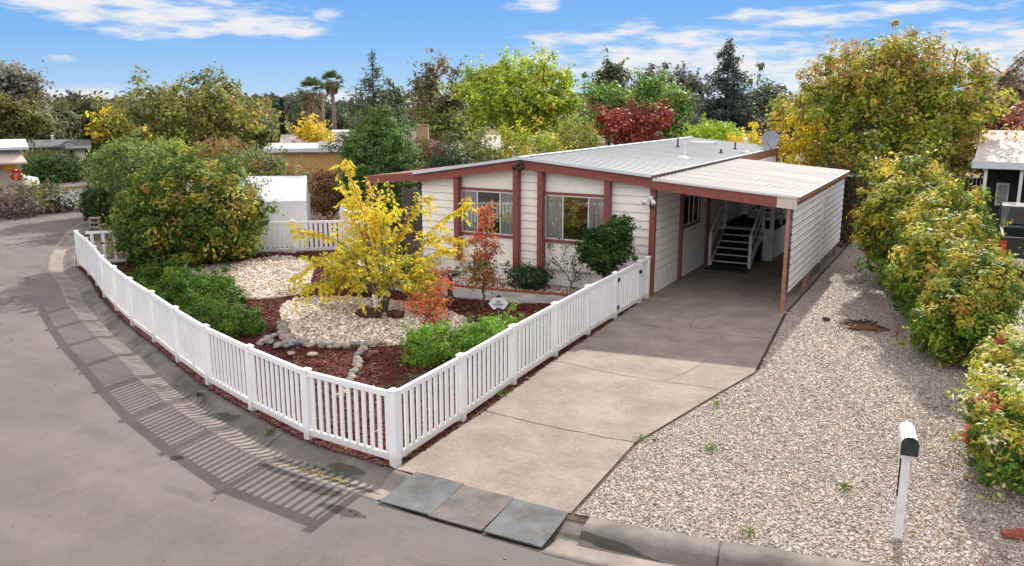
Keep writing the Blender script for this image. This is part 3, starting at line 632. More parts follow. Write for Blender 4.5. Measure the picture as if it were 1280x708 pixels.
for i in range(1, len(sp)):
    fpost(sp[i], fence, rz=.04); fpanel(sp[i - 1], sp[i], fence, npk=11, pw=.072)
gate = fpanel((.06, -2.45), (.05, -1.05), fence, npk=9, name='gate')
MB().box(.015, .095, -2.50, -2.44, .05, FH - .02).box(.015, .095, -1.07, -1.0, .05, FH - .02).build('gate_frame', M['white'], gate)
g = MB(); g.box(.10, .125, -2.52, -2.40, .84, .92); g.box(.10, .125, -2.52, -2.40, .2, .28); g.build('hinge', M['blackmetal'], gate)
g = MB(); g.box(.10, .14, -1.10, -1.0, .78, .86); g.tube([(.13, -1.08, .82), (.16, -1.16, .83)], .008, 6); g.build('latch', M['blackmetal'], gate)
fpost((.05, -.93), fence, rz=0)
fpost((.04, -.35), fence, rz=0); fpanel((.05, -.93), (.04, -.35), fence, npk=3)
# short side fence at the far end, with hanging vines
sf = thing('picket_fence', 'short white fence section with wide gaps at the far end of the curve', 'fence')
s0 = np.array((-16.1, -4.3)); s1 = np.array((-14.2, -2.2)); fpost(s1, sf, rz=.8)
fpanel(s0, s1, sf, npk=9, pw=.09)
sf2 = thing('picket_fence', 'white closed board fence standing in front of the white shed tent', 'fence')
tf0 = np.array((-15.0, -1.9)); tf1 = np.array((-10.85, 1.45)); n = 3
for i in range(n + 1):
    p = tf0 + (tf1 - tf0) * i / n; fpost(p, sf2, h=1.05, rz=.67)
    if i < n: fpanel(p, tf0 + (tf1 - tf0) * (i + 1) / n, sf2, npk=11, pw=.10)

# ================================================================== HOUSE
X0, X1, XR = -7.0, 0.0, -3.55
ZL, ZR_, ZC = 2.86, 3.06, 3.38     # left eave, right eave, ridge (top of roof)
HL = 14.9
def zroof(x): return ZC + (ZL - ZC) * (XR - x) / (XR - X0) if x < XR else ZC + (ZR_ - ZC) * (x - XR) / (X1 - XR)
house = thing('house', 'cream single storey manufactured house with red brown trim and low grey metal roof', 'house', (0, 0, 0))
b = MB(); top = .14
b.extr([(X0 + .1, .42), (X1 - .03, .42), (X1 - .03, zroof(0) - top), (XR, ZC - top), (X0 + .1, zroof(X0 + .1) - top)], 'y', .03, HL - .1)
# shell as closed box; window recess boxes are built in front of it
b.build('wall', M['panelcream'], house)
MB().box(X0 + .12, X1 - .04, .05, HL - .12, 0, .42).build('foundation_skirt', M['skirt'], house)
# lap siding boards on the front and the driveway side
def lap_front(x0, x1, name='lap_siding'):
    b = MB(); z = .46
    while z < 3.2:
        zt = min(z + .188, zroof((x0 + x1) / 2) - .15)
        if zt - z < .02: break
        b.add([(x0, -.020, z), (x1, -.020, z), (x1, .004, zt), (x0, .004, zt), (x0, .03, z), (x1, .03, z), (x1, .03, zt), (x0, .03, zt)], [(0, 1, 2, 3), (4, 5, 1, 0), (0, 3, 7, 4), (1, 5, 6, 2), (3, 2, 6, 7)]); z += .205
    return b.build(name, M['siding'], house)
lap_front(X0 + .10, -5.70); lap_front(-3.70, -3.08); lap_front(-1.13, -.02)
b = MB(); z = .62
while z < 2.9:
    zt = min(z + .186, 2.9)
    for (ya, yb) in ((.03, 2.38), (4.05, 13.9)):
        b.add([(.020, ya, z), (.020, yb, z), (.0, yb, zt), (.0, ya, zt), (-.03, ya, z), (-.03, yb, z), (-.03, yb, zt), (-.03, ya, zt)], [(0, 1, 2, 3), (4, 5, 1, 0), (3, 2, 6, 7)])
    if zt < 1.42 or z > 2.35: b.add([(.020, 2.38, z), (.020, 4.05, z), (.0, 4.05, zt), (.0, 2.38, zt), (-.03, 2.38, z), (-.03, 4.05, z)], [(0, 1, 2, 3), (4, 5, 1, 0)])
    z += .205
b.build('lap_siding', M['siding'], house)
b = MB(); y = .05                     # grooved skirt panels on the driveway side
while y < 13.8: b.box(-.03, .012, y, y + .175, .0, .60); y += .2
b.build('foundation_skirt', M['skirt'], house)
b = MB(); x = X0 + .12
while x < -.1: b.box(x, x + .395, .0, .05, .0, .415); x += .4
b.build('foundation_skirt', M['skirt'], house)
MB().box(X0 + .1, X1, -.03, .03, .42, .455).build('skirt_ledge', M['whitepaint'], house)
# brown columns on the front
for x, zb in ((-5.63, .44), (-3.76, .40), (-3.03, .40), (-1.15, .33)):
    MB().box(x - .075, x + .075, -.21, -.005, zb, zroof(x) - .2).build('column', M['brown'], house, bevel=.006)
MB().box(-.03, .11, -.14, .0, .02, zroof(0) - .2).build('column', M['brown'], house, bevel=.006)
for yy in (2.25, 4.9): MB().box(.013, .10, yy - .06, yy + .06, .02, 2.75).build('column', M['brown'], house, bevel=.006)
MB().box(-.06, .035, -.035, -.002, .42, 2.8).build('corner_trim', M['whitepaint'], house)

def window(x0, x1, z0, z1, curt):
    fr = MB(); L = x1 - x0; t = .035
    fr.box(x0, x1, -.03, .0, z0, z0 + t).box(x0, x1, -.03, .0, z1 - t, z1)
    for x in (x0, x0 + L * .29, x0 + L * .71, x1 - t): fr.box(x, x + t, -.03, .0, z0 + t, z1 - t)
    f = fr.build('window', M['alum'], house)
    MB().box(x0, x1, -.045, -.001, z1 + .001, z1 + .07).build('head_trim', M['brown'], f); MB().box(x0, x1, -.045, -.001, z0 - .07, z0 - .001).build('sill', M['brown'], f)
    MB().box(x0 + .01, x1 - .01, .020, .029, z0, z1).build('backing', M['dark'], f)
    MB().box(x0 + t, x1 - t, -.014, -.010, z0 + t, z1 - t).build('pane', M['glass'], f)
    for (a, c) in curt:
        cv = MB(); n = int((c - a) * 60); vs = []
        for i in range(n + 1):
            x = a + (c - a) * i / n; y = .006 + .006 * math.sin(i * .9); vs += [(x, y, z0 + t), (x, y, z1 - t)]
        cv.add(vs, [(2 * i, 2 * i + 2, 2 * i + 3, 2 * i + 1) for i in range(n)]); cv.build('curtain', M['curtain'], f, smooth=True)
    return f
window(-5.555, -3.835, 1.24, 2.42, [(-5.52, -5.08), (-4.35, -3.87)])
window(-2.955, -1.225, 1.24, 2.42, [(-2.92, -2.44), (-1.72, -1.26)])
fr = MB()
for y in (2.48, 3.0, 3.42, 3.9): fr.box(.012, .035, y, y + .035, 1.485, 2.245)
fr.box(.012, .035, 2.48, 3.935, 1.45, 1.486).box(.012, .035, 2.48, 3.935, 2.244, 2.28); f = fr.build('window', M['alum'], house)
MB().box(.010, .055, 2.40, 2.475, 1.38, 2.35).build('side_trim', M['brown'], f); MB().box(.010, .055, 3.94, 4.03, 1.38, 2.35).build('side_trim', M['brown'], f)
MB().box(.010, .055, 2.476, 3.939, 1.38, 1.448).build('sill', M['brown'], f); MB().box(.010, .055, 2.476, 3.939, 2.282, 2.35).build('head_trim', M['brown'], f)
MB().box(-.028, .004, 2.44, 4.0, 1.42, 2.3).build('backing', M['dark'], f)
MB().box(.018, .022, 2.5, 3.9, 1.48, 2.25).build('pane', M['glass'], f)
# smooth panels between the columns sit 4 mm proud
MB().box(-5.55, -3.84, .004, .03, .46, 1.165).build('panel', M['panelcream'], house); MB().box(-2.95, -1.23, .004, .03, .46, 1.165).build('panel', M['panelcream'], house)
# roof
OV = .25
roof = MB(); prof = [(X0, ZL), (XR, ZC), (X1 + .04, ZR_), (X1 + .04, ZR_ - .045), (XR, ZC - .045), (X0, ZL - .045)]
roof.extr(prof, 'y', -OV - .03, HL)
y = -OV + .15
while y < HL - .1:
    for (a, c) in (((X0 + .02, ZL), (XR, ZC)), ((XR, ZC), (X1 + .02, ZR_))):
        roof.bar((a[0], y, a[1] + .006), (c[0], y, c[1] + .006), .035, .03)
    y += .30
ro = roof.build('roof', M['roofmetal'], house)
MB().bar((XR, -OV - .02, ZC + .018), (XR, HL, ZC + .018), .22, .012).build('ridge_cap', M['edge'], ro)
e = MB(); e.bar((X0, -OV - .052, ZL - .02), (XR, -OV - .052, ZC - .02), .04, .075); e.bar((XR, -OV - .052, ZC - .02), (X1 + .04, -OV - .052, ZR_ - .02), .04, .075); e.build('roof_edge', M['edge'], ro)
MB().box(X0 + .6, X1 + .02, 10.55, 10.6, 0, 0.001).build('seam', M['roofmetal'], ro) if False else None
def fasc(xa, za, xb, zb, y0, y1, h, m, name, parent):
    return MB().add([(xa, y0, za), (xb, y0, zb), (xb, y1, zb), (xa, y1, za), (xa, y0, za - h), (xb, y0, zb - h), (xb, y1, zb - h), (xa, y1, za - h)],
                    [(0, 1, 2, 3), (7, 6, 5, 4), (4, 5, 1, 0), (5, 6, 2, 1), (6, 7, 3, 2), (7, 4, 0, 3)]).build(name, m, parent)
fasc(X0, ZL - .06, XR - .002, ZC - .06, -OV, -OV + .05, .23, M['brown'], 'fascia', house)
fasc(XR + .002, ZC - .06, X1 - .02, ZR_ - .055, -OV, -OV + .05, .24, M['brown'], 'fascia', house)
fasc(X0 + .02, ZL - .15, XR, ZC - .15, -OV + .05, .03, .03, M['panelcream'], 'soffit', house)
fasc(XR, ZC - .15, X1, ZR_ - .15, -OV + .05, .03, .03, M['panelcream'], 'soffit', house)
MB().box(-.7, X1 + .02, HL - .02, HL + .03, 2.2, ZR_ - .06).build('end_gable_trim', M['rust'], house)
MB().box(X1 - .04, X1 + .03, 8.4, HL, ZR_ - .30, ZR_ - .05).build('side_fascia', M['rust'], house)
# roof furniture
def vent(x, y, h, r, m, capr=None):
    z = zroof(x); b = MB(); b.lathe([(r * 3.2, 0), (r * 3, .02), (r * 1.2, .08), (r, .09), (r, h), (0.001, h)], 12, (x, y, z - .01))
    if capr: b.lathe([(capr, h - .02), (capr, h + .05), (.001, h + .08)], 12, (x, y, z))
    b.build('vent_pipe', m, ro, smooth=False)
vent(-2.2, 8.8, .34, .028, M['blackmetal']); vent(-.9, 5.2, .06, .06, M['edge']); vent(-.6, 8.5, .16, .03, M['blackmetal']); vent(-.75, 11.0, .28, .028, M['blackmetal']); vent(-.25, 10.4, .42, .045, M['edge'], .07)
vent(-1.4, 7.1, .28, .02, M['edge'], .03); MB().box(-2.6, -1.7, 11.6, 12.0, zroof(-2.1) - .03, zroof(-2.1) + .10).build('roof_vent', M['edge'], ro)
# flood lights
def flood(loc, name, m):
    f = MB(); f.box(loc[0] - .05, loc[0] + .05, loc[1] - .03, loc[1] + .02, loc[2] - .06, loc[2] + .06); o = f.build(name, m, house)
    for s in (-1, 1):
        h = MB(); h.tube([(loc[0] + s * .03, loc[1] - .03, loc[2]), (loc[0] + s * .10, loc[1] - .10, loc[2] - .05), (loc[0] + s * .12, loc[1] - .18, loc[2] - .09)], [.02, .04, .065], 10); h.build('lamp_head', m, o, smooth=True)
flood((-3.55, -OV - .02, 3.2), 'flood_light', M['blackmetal']); flood((.02, -.20, 2.48), 'flood_light', M['whitepaint'])
MB().box(-.02, .05, -.19, -.145, 2.25, 2.42).build('junction_box', M['blackmetal'], house)
# satellite dish
sd = thing('satellite_dish', 'grey satellite dish on the far end of the house roof', 'satellite dish', (.02, 13.4, ZR_))
b = MB(); b.tube([(0, 0, -.02), (0, 0, .22), (0, -.10, .30)], .025, 8); b.build('mast', M['blackmetal'], sd)
b = MB(); pr = [(.001, .0), (.12, .008), (.22, .03), (.32, .068), (.33, .08), (.32, .078), (.22, .04), (.12, .018), (.001, .01)]; b.lathe(pr, 24)
dm = b.build('dish', mat('dish_grey', (.22, .235, .26), .4, .06), sd, smooth=True); dm.location = (0, -.14, .36); dm.rotation_euler = (R(70), 0, R(15))
MB().tube([(0, -.16, .1), (-.05, -.5, .28)], .012, 6).build('feed_arm', M['blackmetal'], sd)

# ================================================================== CARPORT
cpz = lambda x: ZR_ - .10 + (2.70 - (ZR_ - .10)) * (x - .05) / 3.4
car = thing('carport', 'attached carport with white ribbed metal roof and corrugated side screen', 'carport', (0, 0, 0))
CY1 = 8.3
b = MB(); b.extr([(.06, cpz(.06)), (3.45, cpz(3.45)), (3.45, cpz(3.45) - .035), (.06, cpz(.06) - .035)], 'y', -OV - .04, CY1)
y = -OV + .02
while y < CY1 - .05:
    b.add([(.06, y - .04, cpz(.06)), (.06, y - .02, cpz(.06) + .03), (.06, y + .02, cpz(.06) + .03), (.06, y + .04, cpz(.06)), (3.45, y - .04, cpz(3.45)), (3.45, y - .02, cpz(3.45) + .03), (3.45, y + .02, cpz(3.45) + .03), (3.45, y + .04, cpz(3.45))], [(0, 1, 5, 4), (1, 2, 6, 5), (2, 3, 7, 6), (4, 5, 6, 7)]); y += .30
b.build('roof', M['cproof'], car)
MB().bar((.055, -OV, cpz(0) + .035), (.055, CY1, cpz(0) + .035), .03, .09).build('flashing', mat('dark_flashing', (.06, .05, .045), .7), car)
fasc(-.015, ZR_ - .055, 3.02, cpz(3.02) - .005, -OV - .002, -OV + .048, .285, M['brown'], 'fascia', car)
fasc(3.022, cpz(3.02) - .0, 3.46, cpz(3.46) + .01, -OV - .012, -OV + .05, .285, M['beige'], 'fascia', car)
fasc(3.455, cpz(3.45) + .01, 3.52, cpz(3.45) + .01, -OV, CY1, .10, M['copper'], 'side_trim', car)
MB().box(3.38, 3.45, -OV + .06, CY1, cpz(3.4) - .20, cpz(3.4) - .05).build('beam', M['rust'], car)
b = MB()
for y in (1.6, 3.3, 5.0, 6.7): b.bar((.05, y, cpz(.05) - .08), (3.4, y, cpz(3.4) - .08), .05, .08)
b.build('rafter', M['whitepaint'], car)
for y in (-.15, 2.7, 5.4, 8.1): MB().box(3.24, 3.33, y - .045, y + .045, 0, cpz(3.3) - .06).build('post', M['copper'], car, bevel=.006)
MB().tube([(3.30, -.20, .02), (3.42, -.24, .015)], .035, 8).build('post_foot', M['copper'], car)
# corrugated side panel: ribs run lengthwise
b = MB(); z0, z1 = .50, 2.44; pr = []; z = z0; rib = .175
while z < z1 - .01:
    pr += [(3.40, z), (3.40, z + rib * .55), (3.410, z + rib * .66), (3.410, z + rib * .86), (3.40, z + rib - .004)]; z += rib
ys = [-.28, 4.0, CY1 - .1]; nP = len(pr); vs = []
for yy in ys:
    for (x, zz) in pr: vs.append((x, yy, zz))
for k_, yy in enumerate(ys):
    for (x, zz) in pr: vs.append((x - .012, yy, zz))
fs = []
for s_ in range(2):
    o_ = s_ * 3 * nP
    for k_ in range(2):
        for i in range(nP - 1): fs.append((o_ + k_ * nP + i, o_ + k_ * nP + i + 1, o_ + (k_ + 1) * nP + i + 1, o_ + (k_ + 1) * nP + i))
b.add(vs, fs); pn = b.build('side_panel', M['corr'], car)
b = MB(); z = z0 + rib * .66
while z < z1: b.box(3.4105, 3.4130, -.28, CY1 - .1, z, z + .020); z += rib
b.build('rib_stripe', mat('tan_stripe', (.50, .38, .31), .6, .1), pn)
MB().box(3.40, 3.45, 4.0, 4.03, z0, z1 - .03).build('panel_seam', M['edge'], pn)
MB().box(3.33, 3.375, -.1, 8.1, .9, .95).build('girt', M['rust'], car)
MB().tube([(3.36, 1.9, .18), (3.40, 2.6, .42), (3.36, 3.5, .50)], .018, 6).build('brace', M['copper'], car)

# stairs and deck in the carport
st = thing('porch_stairs', 'white painted porch stairs and deck with railings inside the carport', 'stairs', (0, 0, 0))
WP = mat('aged_white_paint', (.74, .73, .70), .6, .1, 5)
n = 6; ys = 4.75; dz = 1.0 / n; dy = .25; sx0, sx1 = .28, 1.34
for i in range(n):
    z = (i + 1) * dz; y = ys + i * dy
    tr = MB().box(sx0, sx1, y, y + dy + .02, z - .04, z - .002).build('tread', M['stairtread'], st)
    MB().box(sx0, sx1, y - .012, y - .001, z - .03, z + .002).build('nosing', WP, tr)
    MB().box(sx0, sx1, y + .012, y + .02, z - dz, z - .041).build('riser', M['stairtread'], st)
for x in (sx0 - .045, sx1 + .005): MB().add([(x, ys, 0), (x + .04, ys, 0), (x + .04, ys + n * dy, 1.0), (x, ys + n * dy, 1.0), (x, ys + .2, 0), (x + .04, ys + .2, 0), (x + .04, ys + n * dy, .75), (x, ys + n * dy, .75), (x, ys, .17), (x + .04, ys, .17)],
    [(0, 1, 9, 8), (8, 9, 2, 3), (4, 7, 6, 5), (0, 8, 3, 7, 4), (1, 5, 6, 2, 9), (3, 2, 6, 7), (0, 4, 5, 1)]).build('stringer', WP, st)
D0 = ys + n * dy
MB().box(.06, 1.70, D0, 9.4, .93, 1.0).build('deck', M['stairtread'], st)
MB().box(.06, 1.73, D0 - .025, D0 - .001, .90, 1.01).build('deck_edge', WP, st)
MB().box(1.42, 1.66, D0 + .01, D0 + .05, 0, .90).box(1.655, 1.70, D0 + .05, 9.4, 0, .90).build('deck_skirt', WP, st)
def rpost(x, y, z0, z1, w=.09): return MB().box(x - w / 2, x + w / 2, y - w / 2, y + w / 2, z0, z1).build('railing_post', WP, st, bevel=.004)
for x in (.22, 1.40): rpost(x, ys - .05, 0, 1.0)
rpost(.22, D0 + .05, .75, 2.0); rpost(1.40, D0 + .05, 0.9, 2.0); rpost(1.66, D0 + .08, .0, 2.1, .12); rpost(1.66, 7.6, .9, 2.0); rpost(1.66, 9.3, .9, 2.6); rpost(.3, 9.3, .9, 2.0)
hr = MB(); hr.bar((.22, ys - .08, .98), (.22, D0 + .05, 1.97), .05, .09); hr.build('handrail', WP, st)
hr = MB(); hr.bar((.22, ys - .05, .60), (.22, D0 + .05, 1.55), .035, .07); hr.build('lower_rail', WP, st)
hr = MB(); hr.bar((1.40, ys - .08, .98), (1.40, D0 + .05, 1.97), .05, .09); hr.bar((1.40, D0 + .05, 1.97), (1.66, D0 + .05, 1.97), .05, .08); hr.bar((1.66, D0, 2.0), (1.66, 9.3, 2.0), .06, .08); hr.bar((.3, 9.3, 2.0), (1.66, 9.3, 2.0), .06, .08); hr.build('handrail', WP, st)
for z in (1.3, 1.65):
    hr = MB(); hr.bar((1.66, D0 + .1, z), (1.66, 9.3, z), .035, .08); hr.bar((.3, 9.3, z), (1.66, 9.3, z), .035, .08); hr.bar((1.40, D0 + .05, z), (1.66, D0 + .05, z), .035, .07); hr.build('lower_rail', WP, st)
MB().bar((1.40, ys - .05, .60), (1.40, D0 + .05, 1.55), .035, .07).build('lower_rail', WP, st)
MB().add([(.04, 7.9, 2.84), (3.4, 7.9, 2.60), (3.4, 13.4, 2.18), (.04, 13.4, 2.36), (.04, 7.9, 2.80), (3.4, 7.9, 2.56), (3.4, 13.4, 2.14), (.04, 13.4, 2.32)], [(0, 1, 2, 3), (7, 6, 5, 4), (0, 4, 5, 1), (1, 5, 6, 2), (2, 6, 7, 3), (3, 7, 4, 0)]).build('added_shade_roof', M['cproof'], car)  # unseen roof added behind the carport to keep sun off its floor
for x in (.1, 3.3): MB().box(x - .045, x + .045, 13.2, 13.3, 0, 2.14).build('post', M['copper'], car)  # posts carrying the added roof
dmt = MB().box(.25, 1.5, 4.0, 4.62, .02, .032).build('doormat', M['black']); tag(dmt, 'black doormat at the foot of the porch stairs', 'doormat')
pb = thing('planter_box', 'long white planter box on the far side of the porch deck', 'planter', (1.0, 8.7, 1.0))
MB().box(-.6, .6, -.12, .12, 0, .22).build('box', WP, pb)
foliage('plants', [(0, 0, .42, .55, .13, .2)], 30, 30, .1, .06, [((.04, .06, .02), 1)], pb, 31, zmin=.2)
# far end of the carport: plank fence and sheds
def board_fence(a, b_, h, m, name, lab, wboard=.14):
    a = np.array(a, float); b_ = np.array(b_, float); L = np.linalg.norm(b_ - a); d = (b_ - a) / L; n = int(L / wboard); t = thing(name, lab, 'fence', (0, 0, 0)); q = MB(); rng = random.Random(5)
    for i in range(n):
        p = a + d * (i + .5) * wboard; hh = h + rng.uniform(-.02, .02); q.bar((p[0], p[1], 0), (p[0], p[1], hh), wboard - .012, .02, (-d[1], d[0], 0))
    q.build('boards', m, t); k = MB(); nn = np.array([-d[1], d[0]]) * .035
    for z in (.3, h - .3): k.bar((*(a + nn), z), (*(b_ + nn), z), .04, .09)
    k.build('rails', m, t)
    for i in range(0, n + 1, 16):
        p = a + d * i * wboard + nn * 1.9; MB().bar((p[0], p[1], 0), (p[0], p[1], h + .05), .09, .09, (d[0], d[1], 0)).build('post', m, t)
    return t
board_fence((-9, 19), (9.5, 19), 1.8, M['greyfence'], 'board_fence', 'weathered grey board fence behind the house')
board_fence((-11.4, 5.2), (-7.1, 5.2), 1.7, M['greyfence'], 'board_fence', 'dark board fence at the back of the covered patio')
lf = thing('lattice_screen', 'dark lattice screen at the back of the carport', 'screen', (0, 0, 0))
q = MB()
for i in range(14): q.bar((2.1 + i * .18 - .9, 13, .1), (2.1 + i * .18, 13, 2.1), .03, .015, (0, 1, 0)); q.bar((2.1 + i * .18, 13.02, .1), (2.1 + i * .18 - .9, 13.02, 2.1), .03, .015, (0, 1, 0))
q.build('slats', M['greyfence'], lf); MB().box(1.1, 1.2, 12.95, 13.07, 0, 2.2).box(4.4, 4.5, 12.95, 13.07, 0, 2.2).build('post', M['greyfence'], lf)

# ================================================================== PATIO COVER, left
pc = thing('patio_cover', 'red brown beamed patio cover on the left end of the house', 'patio cover', (0, 0, 0))
fasc(-8.75, 2.66, -7.005, 2.84, -OV + .002, -OV + .05, .22, M['brown'], 'fascia', pc)
fasc(-8.75, 2.68, -7.005, 2.86, -OV + .055, 7.5, .05, M['rust'], 'roof', pc)
for (x, y) in ((-8.6, -.05), (-8.6, 3.6), (-8.6, 7.3)): MB().box(x - .05, x + .05, y - .05, y + .05, 0, 2.5).build('post', M['brown'], pc)
MB().box(-8.6, -7.1, 4.8, 4.85, 0, 2.45).build('back_screen', M['screen'], pc)
MB().box(-8.65, -7.05, 0, 7.5, 0, .035).build('patio_slab', M['walk'], pc)

# ================================================================== GARDEN OBJECTS
def stone(name, m, seed, sc_=(1, .8, .55), r=.1, rough=.18):
    bm = bmesh.new(); bmesh.ops.create_icosphere(bm, subdivisions=2, radius=r); rng = random.Random(seed)
    fr = [(Vector((rng.gauss(0, 1), rng.gauss(0, 1), rng.gauss(0, 1))), rng.uniform(0, 6)) for _ in range(5)]
    for v in bm.verts:
        k = 1 + rough * sum(math.sin(v.co.normalized().dot(d) * 2.2 + p) for d, p in fr) / 3; v.co = Vector((v.co.x * sc_[0], v.co.y * sc_[1], v.co.z * sc_[2])) * k
    me = bpy.data.meshes.new(name); bm.to_mesh(me); bm.free(); me.materials.append(m); me.polygons.foreach_set('use_smooth', [True] * len(me.polygons)); return me
rng = random.Random(4)
smesh = {k: [stone('border_stone', M[m_], i + o_, (1, .75 + .1 * (i % 3), .55)) for i in range(5)] for k, m_, o_ in (('grey', 'rock', 0), ('tan', 'rock2', 20))}
def put_stone(x, y, s, lab, grp, z=.04):
    kind = 'tan' if rng.random() < .3 else 'grey'
    o = link('border_stone', rng.choice(smesh[kind])); o.location = (x, y, z + .03 * s); k = s * rng.uniform(.75, 1.2); o.scale = (k, k * rng.uniform(.8, 1.2), k * rng.uniform(.8, 1.1)); o.rotation_euler = (rng.uniform(-.3, .3), rng.uniform(-.3, .3), rng.uniform(0, 6.3)); tag(o, kind + ' ' + lab, 'stone', kind + ' ' + grp)
def along(pts, step, s, lab, grp, wid_=0.0, rows=1):
    L = catmull(pts, .05); d = np.concatenate([[0], np.cumsum(np.linalg.norm(np.diff(L, axis=0), axis=1))])
    for r_ in range(rows):
        t = rng.uniform(0, step)
        while t < d[-1]:
            x = np.interp(t, d, L[:, 0]) + rng.uniform(-1, 1) * wid_; y = np.interp(t, d, L[:, 1]) + rng.uniform(-1, 1) * wid_
            put_stone(x, y, s * rng.uniform(.8, 1.15), lab, grp, .02 + .02 * r_); t += step * rng.uniform(.8, 1.25)
along([(-6.15, -6.6), (-5.6, -7.1), (-5.0, -7.55), (-4.5, -7.6), (-4.1, -7.5), (-3.75, -7.3), (-3.4, -6.95), (-3.1, -6.75)], .19, 1.0, 'river stone edging the front of the cream gravel', 'stones edging the gravel', .07, 2)
along([(-3.5, -7.05), (-3.3, -7.35), (-3.05, -7.8), (-2.7, -8.25), (-2.3, -9.0), (-1.9, -9.7)], .165, 1.0, 'stone in the row running towards the fence corner', 'stones in the row running to the fence corner', .02)
along([(-2.5, -6.0), (-2.2, -5.2), (-2.3, -4.6)], .22, 1.1, 'stone edging the gravel behind the red leaved shrub', 'stones behind the red leaved shrub', .05)
along([(-5.6, -7.5), (-5.2, -7.95), (-4.8, -7.9), (-4.6, -7.8)], .26, .95, 'stone in the heap at the left end of the stone edging', 'stones in the small heap', .12, 3)
for (x, y, s, lab) in ((-3.95, -8.05, 1.1, 'lone pale stone on the mulch inside the stone row'), (-4.35, -8.2, .9, 'small lone stone on the mulch near the curved fence'), (-7.35, -6.1, .9, 'small tan stone on mulch left of the cream gravel'),
                       (-1.45, -4.9, 1.9, 'flat pale boulder between the sign and the red shrub'), (-1.75, -5.35, 1.4, 'rounded pale stone beside the red leaved shrub')):
    o = link('stone', smesh['tan'][int(s * 7) % 5]); o.location = (x, y, .05); o.scale = (s, s, s * .8); tag(o, lab, 'stone')
lav = tag(link('lava_rock', stone('lava_rock', M['lava'], 3, (1.25, .7, .55), .33, .45)), 'rough dark brown lava rock beside the yellow tree trunk', 'rock'); lav.location = (-4.85, -5.15, .08); lav.scale = (.8, .8, .75)
lav = tag(link('lava_rock', stone('lava_rock', M['lava'], 9, (1, .8, .6), .19, .4)), 'smaller dark lava rock right of the white figurine', 'rock'); lav.location = (-4.25, -4.95, .1)
# white figurine
fg = thing('garden_figurine', 'small white garden figurine on the lava rock under the yellow tree', 'figurine', (-4.72, -5.05, .24))
FW = mat('white_plaster', (.72, .74, .76), .6, .05)
MB().lathe([(.07, 0), (.075, .03), (.05, .04), (.065, .08), (.07, .14), (.05, .2), (.028, .225)], 12).build('body', FW, fg, smooth=True)
h = MB(); h.lathe([(.005, .215), (.034, .235), (.042, .265), (.034, .295), (.004, .31)], 12); h.build('head', FW, fg, smooth=True)
wn = MB(); wn.tube([(.03, .02, .12), (.11, .05, .20), (.14, .05, .28)], [.03, .035, .008], 6); wn.tube([(-.03, .02, .12), (-.11, .05, .20), (-.14, .05, .27)], [.03, .035, .008], 6); wn.build('wings', FW, fg, smooth=True)
# bird bath
bb = thing('bird_bath', 'dark green bronze bird bath with round bowl beside the walkway', 'bird bath', (-4.15, -2.85, .0))
MB().lathe([(.17, 0), (.18, .04), (.14, .07), (.08, .12), (.06, .2), (.075, .3), (.05, .42), (.06, .55), (.10, .6)], 16).build('pedestal', M['bronze'], bb, smooth=True)
MB().lathe([(.09, .59), (.20, .63), (.27, .69), (.285, .72), (.265, .72), (.2, .67), (.09, .645), (.002, .64)], 20).build('bowl', M['bronze'], bb, smooth=True)
# security sign on a stake (octagonal shield face)
sg = thing('yard_sign', 'small pale octagonal security sign on a stake in the mulch', 'sign', (-2.1, -4.05, 0), YAW)
MB().box(-.01, .01, -.01, .01, 0, .42).build('stake', M['alum'], sg)
oct_ = [(-.22, .0), (-.12, -.13), (.12, -.13), (.22, .0), (.12, .13), (-.12, .13)]
s_ = MB(); s_.extr([(p[0], p[1] + .42) for p in oct_], 'y', -.022, -.012); so2 = s_.build('board', M['signwhite'], sg)
t = MB(); t.extr([(-.06, .455), (0, .49), (.06, .455), (.045, .445), (0, .47), (-.045, .445)], 'y', -.026, -.0225); t.extr([(-.035, .43), (.035, .43), (.035, .445), (-.035, .445)], 'y', -.026, -.0225); t.extr([(-.13, .395), (.13, .395), (.13, .412), (-.13, .412)], 'y', -.026, -.0225); t.extr([(-.09, .365), (.09, .365), (.09, .375), (-.09, .375)], 'y', -.026, -.0225); t.build('emblem', M['inkdark'], so2)
MB().lathe([(.03, .28), (.06, .29), (.06, .32), (.02, .33)], 12).build('stake_collar', M['blackmetal'], sg)
MB().lathe([(.05, .55), (.045, .58), (.02, .60)], 12, (0, .04, 0)).build('lamp_cap', M['blackmetal'], sg)
# brick edging
def bricks(pts, lab, grp):
    L = catmull(pts, .05); d = np.concatenate([[0], np.cumsum(np.linalg.norm(np.diff(L, axis=0), axis=1))]); t = .1; me = None
    while t < d[-1]:
        p = [np.interp(t, d, L[:, k]) for k in (0, 1)]; q = [np.interp(t + .02, d, L[:, k]) for k in (0, 1)]
        if me is None: o = MB().box(-.1, .1, -.045, .045, 0, .06).build('edging_brick', M['brick'], bevel=.006); me = o.data
        else: o = link('edging_brick', me)
        o.location = (p[0], p[1], .02); o.rotation_euler = (0, rng.uniform(-.04, .04), math.atan2(q[1] - p[1], q[0] - p[0]) + rng.uniform(-.05, .05)); tag(o, lab, 'brick', grp); t += .215
bricks([(-7.0, -.6), (-5.7, -1.25), (-4.4, -1.5), (-2.0, -1.13), (-.3, -1.0)], 'red brick in the row edging the bed under the windows', 'bricks edging the window bed')
bk = tag(MB().box(-.12, .12, -.055, .055, 0, .065).build('brick', M['brick'], bevel=.006), 'single red brick on the gravel at the foot of the clipped hedge', 'brick'); bk.location = (7.62, -9.55, .02); bk.rotation_euler = (0, 0, .25)
